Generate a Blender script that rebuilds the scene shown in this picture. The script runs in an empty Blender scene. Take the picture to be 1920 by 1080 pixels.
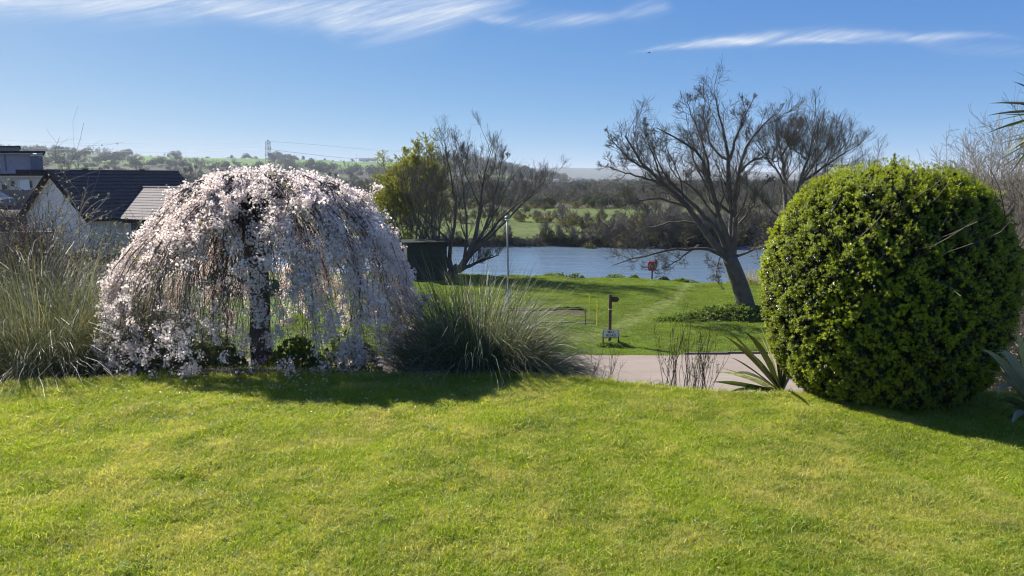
import bpy, math, random
import numpy as np
from mathutils import Vector
PI = math.pi
rng = np.random.default_rng(7)
random.seed(7)
S = bpy.context.scene
COL = S.collection
# ---------------------------------------------------------------- camera
CAMZ, F, PITCH = 2.4, 1450.0, math.radians(8.05)
cd = bpy.data.cameras.new('camera'); cam = bpy.data.objects.new('camera', cd); COL.objects.link(cam)
cam.location = (0, 0, CAMZ); cam.rotation_euler = (PI/2 - PITCH, 0, 0)
cd.sensor_width = 36; cd.lens = F/1920*36; cd.clip_start = .05; cd.clip_end = 40000
S.camera = cam
# ---------------------------------------------------------------- light
SUN_EL, SUN_AZ = math.radians(37), math.radians(-52)     # azimuth from +Y towards +X
W = bpy.data.worlds.new('World'); S.world = W; W.use_nodes = True
SKY_STRENGTH = .10; EXPO = 1.05
sd = bpy.data.lights.new('sun', 'SUN'); sd.energy = 5.0; sd.angle = math.radians(.5); sd.color = (1, .955, .88)
sun = bpy.data.objects.new('sun', sd); COL.objects.link(sun)
sdir = Vector((math.sin(SUN_AZ)*math.cos(SUN_EL), math.cos(SUN_AZ)*math.cos(SUN_EL), math.sin(SUN_EL)))
sun.rotation_euler = sdir.to_track_quat('Z', 'Y').to_euler(); sun.location = (-20, 10, 30)
S.view_settings.view_transform = 'Standard'; S.view_settings.look = 'None'
S.view_settings.exposure = EXPO; S.view_settings.gamma = 1
S.cycles.pixel_filter_type = 'BLACKMAN_HARRIS'; S.cycles.filter_width = 1.15
S.cycles.max_bounces = 8; S.cycles.transparent_max_bounces = 12; S.cycles.transmission_bounces = 5
S.cycles.diffuse_bounces = 3; S.cycles.glossy_bounces = 3; S.cycles.volume_bounces = 0

# ---------------------------------------------------------------- node helpers
def nn(nt, t, **k):
    n = nt.nodes.new(t)
    for a, v in k.items():
        if a.startswith('i_'):
            key = a[2:]; key = int(key) if key.isdigit() else key.replace('_', ' ')
            n.inputs[key].default_value = v
        else: setattr(n, a, v)
    return n
def mth(nt, op, a, b=None, c=None, clamp=False):
    n = nt.nodes.new('ShaderNodeMath'); n.operation = op; n.use_clamp = clamp
    for i, v in enumerate((a, b, c)):
        if v is None: continue
        if isinstance(v, (int, float)): n.inputs[i].default_value = v
        else: nt.links.new(v, n.inputs[i])
    return n.outputs[0]
def mixc(nt, f, a, b, bt='MIX'):
    n = nt.nodes.new('ShaderNodeMix'); n.data_type = 'RGBA'; n.blend_type = bt
    for s, v in ((n.inputs[0], f), (n.inputs[6], a), (n.inputs[7], b)):
        if isinstance(v, (int, float)): s.default_value = v
        elif isinstance(v, tuple): s.default_value = (*v, 1)
        else: nt.links.new(v, s)
    return n.outputs[2]
def maprange(nt, v, a, b, c=0, d=1):
    n = nn(nt, 'ShaderNodeMapRange', i_1=a, i_2=b, i_3=c, i_4=d); nt.links.new(v, n.inputs[0]); return n.outputs[0]
def noise(nt, vec, scale, detail=3, rough=.55, dist=0.):
    n = nn(nt, 'ShaderNodeTexNoise'); n.inputs['Scale'].default_value = scale; n.inputs['Detail'].default_value = detail
    n.inputs['Roughness'].default_value = rough; n.inputs['Distortion'].default_value = dist
    if vec is not None: nt.links.new(vec, n.inputs['Vector'])
    return n.outputs['Fac']
def newmat(name):
    m = bpy.data.materials.new(name); m.use_nodes = True; nt = m.node_tree; nt.nodes.clear()
    return m, nt, nn(nt, 'ShaderNodeOutputMaterial')
def wpos(nt): return nn(nt, 'ShaderNodeNewGeometry').outputs['Position']
def opos(nt): return nn(nt, 'ShaderNodeTexCoord').outputs['Object']
def surf(name, c1, c2=None, scale=4., rough=.8, spec=.3, bump=0., bscale=None, detail=4, metal=0., stretch=None):
    m, nt, out = newmat(name)
    p = nn(nt, 'ShaderNodeBsdfPrincipled'); p.inputs['Roughness'].default_value = rough
    p.inputs['Specular IOR Level'].default_value = spec; p.inputs['Metallic'].default_value = metal
    v = opos(nt)
    if stretch:
        mp = nn(nt, 'ShaderNodeMapping'); mp.inputs['Scale'].default_value = stretch; nt.links.new(v, mp.inputs[0]); v = mp.outputs[0]
    c2 = c2 or tuple(x*.7 for x in c1)
    f = maprange(nt, noise(nt, v, scale, detail), .3, .7)
    nt.links.new(mixc(nt, f, c1, c2), p.inputs['Base Color'])
    if bump:
        b = nn(nt, 'ShaderNodeBump', i_Strength=bump, i_Distance=.02); nt.links.new(noise(nt, v, bscale or scale*4, 3), b.inputs['Height'])
        nt.links.new(b.outputs[0], p.inputs['Normal'])
    nt.links.new(p.outputs[0], out.inputs[0]); return m
def leafmat(name, cols, trans=.4, rough=.5, spec=.4, wscale=.6, tcol=None):
    """foliage: colour varies per instance and slowly over the place, light comes through"""
    m, nt, out = newmat(name)
    r = nn(nt, 'ShaderNodeObjectInfo').outputs['Random']; g = nn(nt, 'ShaderNodeNewGeometry')
    isl = g.outputs['Random Per Island']
    f = mth(nt, 'ADD', mth(nt, 'MULTIPLY', r, .5), mth(nt, 'MULTIPLY', isl, .5))
    cr = nn(nt, 'ShaderNodeValToRGB'); nt.links.new(f, cr.inputs[0]); e = cr.color_ramp.elements
    n = len(cols)
    for i, c in enumerate(cols):
        el = e[i] if i < 2 else e.new(1)
        el.position = i/(n-1) if n > 1 else 0; el.color = (*c, 1)
    for i in range(n): e[i].position = i/(n-1)
    for i, c in enumerate(cols): e[i].color = (*c, 1)
    wn = maprange(nt, noise(nt, g.outputs['Position'], wscale, 3), .3, .7, .72, 1.25)
    hs = nn(nt, 'ShaderNodeHueSaturation'); nt.links.new(cr.outputs[0], hs.inputs['Color']); nt.links.new(wn, hs.inputs['Value'])
    p = nn(nt, 'ShaderNodeBsdfPrincipled'); p.inputs['Roughness'].default_value = rough; p.inputs['Specular IOR Level'].default_value = spec
    nt.links.new(hs.outputs[0], p.inputs['Base Color'])
    t = nn(nt, 'ShaderNodeBsdfTranslucent')
    tc = tcol or (1.5, 1.5, .7)
    nt.links.new(mixc(nt, 1., hs.outputs[0], tc, 'MULTIPLY'), t.inputs[0])
    mx = nn(nt, 'ShaderNodeMixShader'); mx.inputs[0].default_value = trans
    nt.links.new(p.outputs[0], mx.inputs[1]); nt.links.new(t.outputs[0], mx.inputs[2])
    nt.links.new(mx.outputs[0], out.inputs[0]); return m

# ---------------------------------------------------------------- sky with cirrus
nt = W.node_tree; nt.nodes.clear()
wo = nn(nt, 'ShaderNodeOutputWorld'); bg = nn(nt, 'ShaderNodeBackground'); bg.inputs[1].default_value = SKY_STRENGTH
sky = nn(nt, 'ShaderNodeTexSky'); sky.sky_type = 'NISHITA'; sky.sun_disc = False
sky.sun_elevation = SUN_EL; sky.sun_rotation = SUN_AZ; sky.altitude = 0; sky.air_density = .3; sky.dust_density = .3; sky.ozone_density = 8.0
tcw = nn(nt, 'ShaderNodeTexCoord'); sx = nn(nt, 'ShaderNodeSeparateXYZ'); nt.links.new(tcw.outputs['Generated'], sx.inputs[0])
X, Y, Z = sx.outputs
az = mth(nt, 'ARCTAN2', X, Y); el = mth(nt, 'ARCSINE', Z)
def warp(scale, amt, seed):
    c = nn(nt, 'ShaderNodeCombineXYZ'); nt.links.new(az, c.inputs[0]); nt.links.new(el, c.inputs[1]); c.inputs[2].default_value = seed
    return mth(nt, 'MULTIPLY', mth(nt, 'SUBTRACT', noise(nt, c.outputs[0], scale, 3), .5), amt)
def streak(a0, a1, e0, e1, bow, wid, dens, seed):
    """a wisp from azimuth a0 to a1 (deg) whose spine runs from elevation e0 to e1, bowed"""
    t = maprange(nt, az, math.radians(a0), math.radians(a1))
    spine = mth(nt, 'ADD', mth(nt, 'MULTIPLY', t, math.radians(e1-e0)), math.radians(e0))
    bw = mth(nt, 'MULTIPLY', mth(nt, 'MULTIPLY', t, mth(nt, 'SUBTRACT', 1., t)), math.radians(bow)*4)
    spine = mth(nt, 'ADD', mth(nt, 'ADD', spine, bw), warp(9, .022, seed))
    d = mth(nt, 'SUBTRACT', el, spine)
    w = mth(nt, 'MULTIPLY', mth(nt, 'ADD', .35, mth(nt, 'MULTIPLY', mth(nt, 'SINE', mth(nt, 'MULTIPLY', t, PI)), .65)), math.radians(wid))
    q = mth(nt, 'DIVIDE', d, w); gsn = mth(nt, 'POWER', 2.718, mth(nt, 'MULTIPLY', mth(nt, 'MULTIPLY', q, q), -1.))
    ends = mth(nt, 'MULTIPLY', maprange(nt, t, 0, .12), maprange(nt, t, 1, .8))
    # fibres: noise stretched along a slanted direction
    c = nn(nt, 'ShaderNodeCombineXYZ')
    nt.links.new(mth(nt, 'ADD', mth(nt, 'MULTIPLY', az, 9), mth(nt, 'MULTIPLY', el, -16)), c.inputs[0])
    nt.links.new(mth(nt, 'ADD', mth(nt, 'MULTIPLY', el, 62), mth(nt, 'MULTIPLY', az, -14)), c.inputs[1]); c.inputs[2].default_value = seed
    fb = maprange(nt, noise(nt, c.outputs[0], 1.0, 8, .7, 1.1), .38, .74)
    c2 = nn(nt, 'ShaderNodeCombineXYZ'); nt.links.new(mth(nt, 'ADD', mth(nt, 'MULTIPLY', az, 22), mth(nt, 'MULTIPLY', el, -60)), c2.inputs[0])
    nt.links.new(mth(nt, 'ADD', mth(nt, 'MULTIPLY', el, 170), mth(nt, 'MULTIPLY', az, -60)), c2.inputs[1]); c2.inputs[2].default_value = seed+3
    fb = mth(nt, 'MULTIPLY', fb, maprange(nt, noise(nt, c2.outputs[0], 1.0, 6, .7, .8), .25, .7, .35, 1.15))
    fb = mth(nt, 'ADD', mth(nt, 'MULTIPLY', fb, .85), .10)
    return mth(nt, 'MULTIPLY', mth(nt, 'MULTIPLY', mth(nt, 'MULTIPLY', gsn, ends), fb), dens)
cl = None
for a in ((-42, -14, 8.9, 11.3, .8, 1.0, 1.15, 1.), (-36, -20, 10.2, 11.6, .6, 1.1, .8, 12.), (-21, 1.5, 11.0, 12.4, -.2, 1.15, 1.25, 2.), (-14, -2, 10.6, 11.8, -.4, 1.3, .9, 5.), (-3, 9, 11.5, 11.6, -.55, .42, .9, 3.),
          (8, 33, 8.7, 8.3, .9, .34, 1.15, 4.), (12, 24, 9.2, 8.6, .3, .2, .9, 11.), (7.5, 11.5, 11.2, 11.6, .2, .6, .5, 6.), (25.5, 34, 8.9, 7.4, -.2, .4, .3, 7.), (24, 38, 11.9, 11.2, .3, .4, .22, 8.),
          (-70, -40, 14, 12, .6, 1.4, 1., 9.), (30, 75, 14, 17, .6, 1.2, .7, 10.)):
    s_ = streak(*a); cl = s_ if cl is None else mth(nt, 'ADD', cl, s_)
# the rest of the sky carries the same thin cirrus overhead
c = nn(nt, 'ShaderNodeMapping'); c.inputs['Scale'].default_value = (1.2, 5, 3); nt.links.new(tcw.outputs['Generated'], c.inputs[0])
hi = mth(nt, 'MULTIPLY', maprange(nt, noise(nt, c.outputs[0], 1.6, 6, .6, .6), .5, .8), maprange(nt, el, math.radians(15), math.radians(24), 0, .6))
cl = mth(nt, 'ADD', cl, hi); cl = mth(nt, 'MINIMUM', mth(nt, 'MULTIPLY', cl, .85), .85)
vm = nn(nt, 'ShaderNodeVectorMath', operation='SCALE'); vm.inputs['Scale'].default_value = .1; nt.links.new(sky.outputs[0], vm.inputs[0])
kx = 1/(SKY_STRENGTH*2**EXPO); sp = nn(nt, 'ShaderNodeSeparateColor'); nt.links.new(vm.outputs[0], sp.inputs[0]); cc = nn(nt, 'ShaderNodeCombineColor')
for k_, (g_, m_) in enumerate(((.96, 1.50), (.62, 1.05), (.24, .90))): nt.links.new(mth(nt, 'MULTIPLY', mth(nt, 'POWER', sp.outputs[k_], g_), m_*kx), cc.inputs[k_])
skyc = cc.outputs[0]
skc = mixc(nt, cl, skyc, (.88*kx, .93*kx, .99*kx))
nt.links.new(skc, bg.inputs[0]); nt.links.new(bg.outputs[0], wo.inputs[0])

# ---------------------------------------------------------------- geometry helpers
CP, SP = math.cos(PITCH), math.sin(PITCH)
def at(px, py, d):
    u, v = (px-960)/F, (540-py)/F
    ry = CP + v*SP; rz = -SP + v*CP; k = d/ry
    return np.array((u*k, d, CAMZ + rz*k))
def ground(px, py, z):
    u, v = (px-960)/F, (540-py)/F
    ry = CP + v*SP; rz = -SP + v*CP; k = (z-CAMZ)/rz
    return np.array((u*k, ry*k, z))
def tag(o, label=None, cat=None, group=None, kind=None):
    if label: o['label'] = label
    if cat: o['category'] = cat
    if group: o['group'] = group
    if kind: o['kind'] = kind
    return o
def empty(name, loc, label=None, cat=None, group=None, rz=0.):
    o = bpy.data.objects.new(name, None); COL.objects.link(o); o.location = tuple(loc); o.rotation_euler = (0, 0, rz); o.empty_display_size = .2
    return tag(o, label, cat, group)
class MB:
    def __init__(s): s.V = []; s.Fq = []; s.Ft = []; s.n = 0; s.C = []
    def add(s, v, quads=None, tris=None):
        v = np.asarray(v, float).reshape(-1, 3)
        if quads is not None and len(quads): s.Fq.append(np.asarray(quads).reshape(-1, 4)+s.n)
        if tris is not None and len(tris): s.Ft.append(np.asarray(tris).reshape(-1, 3)+s.n)
        s.V.append(v); s.n += len(v); return s
    def mesh(s, name, mat=None, smooth=False):
        me = bpy.data.meshes.new(name)
        V = np.concatenate(s.V); q = np.concatenate(s.Fq) if s.Fq else np.zeros((0, 4), int); t = np.concatenate(s.Ft) if s.Ft else np.zeros((0, 3), int)
        me.vertices.add(len(V)); me.vertices.foreach_set('co', V.astype(np.float32).ravel())
        loops = np.concatenate((q.ravel(), t.ravel())); me.loops.add(len(loops)); me.loops.foreach_set('vertex_index', loops.astype(np.int32))
        tot = np.concatenate((np.full(len(q), 4), np.full(len(t), 3))); st = np.concatenate(((0,), np.cumsum(tot)[:-1])) if len(tot) else tot
        me.polygons.add(len(tot)); me.polygons.foreach_set('loop_start', st.astype(np.int32)); me.polygons.foreach_set('loop_total', tot.astype(np.int32))
        me.update(calc_edges=True); me.validate()
        if not smooth: me.shade_flat()
        if mat: me.materials.append(mat)
        return me
    def build(s, name, mat=None, parent=None, smooth=False, loc=None, rz=0.):
        return link(name, s.mesh(name, mat, smooth), parent, loc, rz)
def link(name, me, parent=None, loc=None, rz=0.):
    o = bpy.data.objects.new(name, me); COL.objects.link(o); o.parent = parent
    if loc is not None: o.location = tuple(loc)
    if rz: o.rotation_euler = (0, 0, rz)
    return o
BQ = np.array(((0, 3, 2, 1), (4, 5, 6, 7), (0, 1, 5, 4), (1, 2, 6, 5), (2, 3, 7, 6), (3, 0, 4, 7)))
def box(mb, c, s, rz=0., taper=1.):
    x, y, z = (np.array(s)/2)
    v = np.array([(-x, -y, -z), (x, -y, -z), (x, y, -z), (-x, y, -z), (-x*taper, -y*taper, z), (x*taper, -y*taper, z), (x*taper, y*taper, z), (-x*taper, y*taper, z)])
    cc, ss = math.cos(rz), math.sin(rz); v = np.stack((v[:, 0]*cc-v[:, 1]*ss, v[:, 0]*ss+v[:, 1]*cc, v[:, 2]), 1)
    mb.add(v+np.array(c), BQ); return mb
def hexa(mb, pts8):
    mb.add(pts8, BQ); return mb
def norm(v): return v/np.maximum(np.linalg.norm(v, axis=-1, keepdims=True), 1e-9)
def tubes(mb, P, R, sides=3):
    """P (T,K,3), R (T,K) -> all tubes at once"""
    P = np.asarray(P, float); R = np.asarray(R, float); T, K = R.shape
    tg = norm(np.gradient(P, axis=1)); ov = norm(P[:, -1]-P[:, 0]+1e-6)
    ref = np.where(np.abs(ov[:, 2:3]) < .7, np.array([[0, 0, 1.]]), np.array([[1., .15, 0]]))[:, None, :]
    a = norm(np.cross(tg, ref)); b = np.cross(tg, a)
    th = np.arange(sides)*2*PI/sides
    V = P[:, :, None, :] + R[:, :, None, None]*(np.cos(th)[None, None, :, None]*a[:, :, None, :] + np.sin(th)[None, None, :, None]*b[:, :, None, :])
    base = (np.arange(T)*K*sides)[:, None, None]; k = (np.arange(K-1)*sides)[None, :, None]; j = np.arange(sides)[None, None, :]; j2 = (j+1) % sides
    q = np.stack((base+k+j, base+k+j2, base+k+sides+j2, base+k+sides+j), -1).reshape(-1, 4)
    mb.add(V.reshape(-1, 3), q); return mb
def tube(mb, pts, r, sides=6, caps=True):
    pts = np.asarray(pts, float); r = np.full(len(pts), r) if np.isscalar(r) else np.asarray(r, float)
    n0 = mb.n; tubes(mb, pts[None], r[None], sides)
    if caps:
        for e in (0, len(pts)-1):
            idx = np.arange(sides); mb.V.append(pts[e][None]); c = mb.n; mb.n += 1
            a = n0+e*sides+idx; b = n0+e*sides+(idx+1) % sides
            mb.Ft.append(np.stack((np.full(sides, c), b, a) if e == 0 else (np.full(sides, c), a, b), 1))
    return mb
def ribbons(mb, P, Wd, side=None, fold=0.):
    """P (T,K,3), Wd (T,K): flat bent blades; fold>0 gives a V section"""
    T, K = Wd.shape; tg = norm(np.gradient(P, axis=1))
    if side is None:
        side = norm(np.cross(tg, np.array((0, 0, 1.))+rng.normal(0, .25, (T, 1, 3))))
    n = norm(np.cross(side, tg))
    if fold:
        V = np.stack((P-side*Wd[..., None]/2, P-n*fold*Wd[..., None], P+side*Wd[..., None]/2), 2); m = 3
    else:
        V = np.stack((P-side*Wd[..., None]/2, P+side*Wd[..., None]/2), 2); m = 2
    base = (np.arange(T)*K*m)[:, None, None]; k = (np.arange(K-1)*m)[None, :, None]; j = np.arange(m-1)[None, None, :]
    q = np.stack((base+k+j, base+k+j+1, base+k+m+j+1, base+k+m+j), -1).reshape(-1, 4)
    mb.add(V.reshape(-1, 3), q); return mb
def resample(pts, K):
    pts = np.asarray(pts, float); d = np.concatenate(((0,), np.cumsum(np.linalg.norm(np.diff(pts, axis=0), axis=1))))
    t = np.linspace(0, d[-1], K)
    # Catmull-like smoothing through dense linear interpolation + small blur
    q = np.stack([np.interp(t, d, pts[:, i]) for i in range(3)], 1)
    for _ in range(2): q[1:-1] = (q[:-2]+2*q[1:-1]+q[2:])/4
    return q
def children_of(P, R, per, lmin, lmax, ang, K=6, up=.15, curl=.25, r0=.6, tmin=.2, r1=.35, horiz=1.0, down=0., seed=None):
    """grow `per` side shoots on each polyline of P -> new (P,R)"""
    T, Kp, _ = P.shape; n = T*per
    t = (tmin+(1-tmin)*rng.uniform(0, 1, n)**.85)*(Kp-1)*.999; i = t.astype(int); f = (t-i)[:, None]; ti = np.repeat(np.arange(T), per)
    base = P[ti, i]*(1-f)+P[ti, np.minimum(i+1, Kp-1)]*f
    rad = R[ti, i]*(1-f[:, 0])+R[ti, np.minimum(i+1, Kp-1)]*f[:, 0]
    tg = norm(P[ti, np.minimum(i+1, Kp-1)]-P[ti, i])
    rnd = rng.normal(0, 1, (n, 3)); rnd[:, 2] *= horiz; perp = norm(np.cross(tg, rnd))
    a = np.radians(rng.normal(ang, ang*.25, n))[:, None]
    D = norm(tg*np.cos(a)+perp*np.sin(a))
    plen = np.linalg.norm(P[:, -1]-P[:, 0], axis=1)[ti]
    L = rng.uniform(lmin, lmax, n)*plen*(1.2-.65*t/(Kp-1))
    pts = [base]; step = (L/(K-1))[:, None]; d = D
    for k in range(K-1):
        d = norm(d+rng.normal(0, curl, (n, 3))+np.array((0, 0, up-down*(k/(K-1)))))
        pts.append(pts[-1]+d*step)
    Pn = np.stack(pts, 1); taper = np.linspace(1, r1, K)[None]
    return Pn, (rad*r0)[:, None]*taper
def rot_to(v):
    """euler angles that carry +Z onto v with random spin"""
    out = np.zeros_like(v)
    th = np.arccos(np.clip(v[:, 2], -1, 1)); ph = np.arctan2(v[:, 1], v[:, 0])
    out[:, 1] = th; out[:, 2] = ph
    return out
def protocol(name, meshes):
    c = bpy.data.collections.new(name)
    for i, me in enumerate(meshes):
        o = bpy.data.objects.new(me.name, me); c.objects.link(o)
    return c
def scatter(name, P, rot, scl, coll, nidx, parent=None, kind='stuff', loc=(0, 0, 0)):
    """one object whose points carry copies of the small meshes of a collection"""
    me = bpy.data.meshes.new(name); P = np.asarray(P, np.float32); n = len(P)
    me.vertices.add(n); me.vertices.foreach_set('co', (P-np.array(loc, np.float32)).ravel())
    a = me.attributes.new('rot', 'FLOAT_VECTOR', 'POINT'); a.data.foreach_set('vector', np.asarray(rot, np.float32).ravel())
    scl = np.asarray(scl, np.float32)
    if scl.ndim == 1: scl = np.repeat(scl[:, None], 3, 1)
    a = me.attributes.new('scl', 'FLOAT_VECTOR', 'POINT'); a.data.foreach_set('vector', scl.ravel())
    a = me.attributes.new('idx', 'INT', 'POINT'); a.data.foreach_set('value', rng.integers(0, nidx, n).astype(np.int32))
    o = link(name, me, parent, loc if parent is None else None)
    g = bpy.data.node_groups.new(name+'_scatter', 'GeometryNodeTree')
    g.interface.new_socket('Geometry', in_out='INPUT', socket_type='NodeSocketGeometry'); g.interface.new_socket('Geometry', in_out='OUTPUT', socket_type='NodeSocketGeometry')
    gi = g.nodes.new('NodeGroupInput'); go = g.nodes.new('NodeGroupOutput'); ip = g.nodes.new('GeometryNodeInstanceOnPoints')
    ci = g.nodes.new('GeometryNodeCollectionInfo'); ci.inputs[0].default_value = coll; ci.inputs['Separate Children'].default_value = True; ci.inputs['Reset Children'].default_value = True
    def na(nm, dt):
        x = g.nodes.new('GeometryNodeInputNamedAttribute'); x.data_type = dt; x.inputs[0].default_value = nm; return x.outputs[0]
    mp = g.nodes.new('GeometryNodeMeshToPoints')
    g.links.new(gi.outputs[0], mp.inputs[0]); g.links.new(mp.outputs[0], ip.inputs['Points']); g.links.new(ci.outputs[0], ip.inputs['Instance'])
    ip.inputs['Pick Instance'].default_value = True
    g.links.new(na('idx', 'INT'), ip.inputs['Instance Index'])
    e2r = g.nodes.new('FunctionNodeEulerToRotation'); g.links.new(na('rot', 'FLOAT_VECTOR'), e2r.inputs[0]); g.links.new(e2r.outputs[0], ip.inputs['Rotation'])
    g.links.new(na('scl', 'FLOAT_VECTOR'), ip.inputs['Scale'])
    g.links.new(ip.outputs[0], go.inputs[0])
    md = o.modifiers.new('scatter', 'NODES'); md.node_group = g
    if kind: o['kind'] = kind
    return o
def sm(t): t = np.clip(t, 0, 1); return t*t*(3-2*t)
_ph = rng.uniform(0, 6.28, (24,)); _dr = rng.uniform(0, 6.28, (12,))
def wob(x, y, lam, k=4, s=0):
    """smooth pseudo noise, wavelength lam"""
    r = 0
    for i in range(k):
        a = _dr[(i+s) % 12]; l = lam/(1.7**i)
        r = r + np.sin((x*np.cos(a)+y*np.sin(a))*6.283/l+_ph[(2*i+s) % 24])*np.cos((x*np.sin(a)-y*np.cos(a))*5.1/l+_ph[(2*i+1+s) % 24])/(1.5**i)
    return r/1.9

# ---------------------------------------------------------------- the lie of the land
edge = np.array([ground(a, b, 0)[:2] for a, b in ((-500, 735), (-150, 730), (0, 724), (180, 716), (300, 712), (500, 709), (900, 708), (1000, 709), (1090, 714), (1200, 726), (1330, 739), (1430, 745), (1500, 742), (1600, 738), (1900, 742), (2000, 760), (2300, 800))])
def yc(x): return np.interp(x, edge[:, 0], edge[:, 1])
PARK, WATER = -4.95, -5.9
def near_bank(x): return np.interp(x, (-300, -14, -6, -1, 3, 8, 12, 16, 20, 60, 400), (66, 61.5, 61, 60.2, 59.6, 58.4, 56.6, 55.2, 54, 52, 40)) + .25*np.sin(x*.9)+.15*np.sin(x*2.3+1)
def far_bank(x): return np.interp(x, (-400, -30, 0, 20, 60, 400), (120, 99, 95.5, 95, 98, 130)) + .6*np.sin(x*.21)+.3*np.sin(x*.7)
def pxaz(x, y): return 960+F*1.0098*x/np.maximum(y, 1e-3)
def H(x, y):
    x = np.asarray(x, float); y = np.asarray(y, float)
    d = y-yc(x)
    left = sm((-x-9-.25*np.maximum(y-12, 0)*.9)/9)                      # the gardens on the left stand higher
    low = PARK*(1-left)+(-2.9)*left
    low = low + .10*wob(x, y, 9)*sm((y-30)/6)*(1-sm((y-150)/60))-.004*np.maximum(y-32, 0)*(1-sm((y-70)/20))
    # behind the cherry the garden runs on a little before it falls away
    ch = np.exp(-((x+3.6)/2.6)**2)
    s = np.maximum(d-.0, 0); bank = -.5*s*(1-np.exp(-s/.8))*(1-.0*ch)
    bank = np.where(ch > 0, bank*(1-.62*ch*np.exp(-(s/4.5)**4)), bank)
    z = np.maximum(low, bank) if False else low + np.log1p(np.exp(np.clip((bank-low)*3, -30, 30)))/3
    z = np.where(d < 0, .025*wob(x, y, 3.1), z)
    z = z+3.0*sm((-x-34.8)/2.2)*sm((y-57)/2.5)*(1-sm((y-110)/25))
    # river bed
    nb, fb = near_bank(x), far_bank(x)
    inr = sm((y-nb)/1.3)*(1-sm((y-fb+1.0)/1.6)); z = z*(1-inr)+(-7.4)*inr
    # beyond
    far = sm((y-fb)/3); z = np.where(y > fb, np.maximum(z, -5.75+.9*far+.12*wob(x, y, 17)), z)
    r = np.hypot(x, y); P = pxaz(x, y); f = y > 100
    rid1 = np.interp(P, (-900, -400, 85, 250, 400, 500, 700, 800, 850, 900, 950, 1010, 1080, 1300, 2600), (292, 292, 297, 301, 304, 304, 307, 305, 301, 305, 316, 328, 340, 343, 343))
    h1 = CAMZ+(335-rid1)/F*1800+5
    t1 = sm((r-600)/1150)*(1-.5*sm((r-1900)/900)); t1 = t1+.05*wob(x, y, 520, 3, 3)*sm((r-600)/500)*(1-sm((r-1500)/200))
    z = np.where(f, z+t1*h1, z)
    rid2 = np.interp(P, (-900, 0, 700, 980, 1040, 1130, 1190, 1240, 1290, 1400, 1600, 1780, 1870, 2200, 2600), (331, 330, 325, 319, 317, 317, 319, 323, 319, 324, 329, 330, 329, 326, 328))
    h2 = CAMZ+(335-rid2)/F*5200+5+2*np.sin(P*.05)
    t2 = sm((r-3000)/2200)
    z = np.where(f, z*(1-t2)+np.maximum(h2, 2)*t2, z)
    return z
def Hs(x, y): return float(H(np.array([x]), np.array([y]))[0])

def mesh_cover(me, cols):
    a = me.color_attributes.new('cover', 'FLOAT_COLOR', 'POINT')
    a.data.foreach_set('color', np.concatenate((cols, np.ones((len(cols), 1))), 1).astype(np.float32).ravel())
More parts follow.
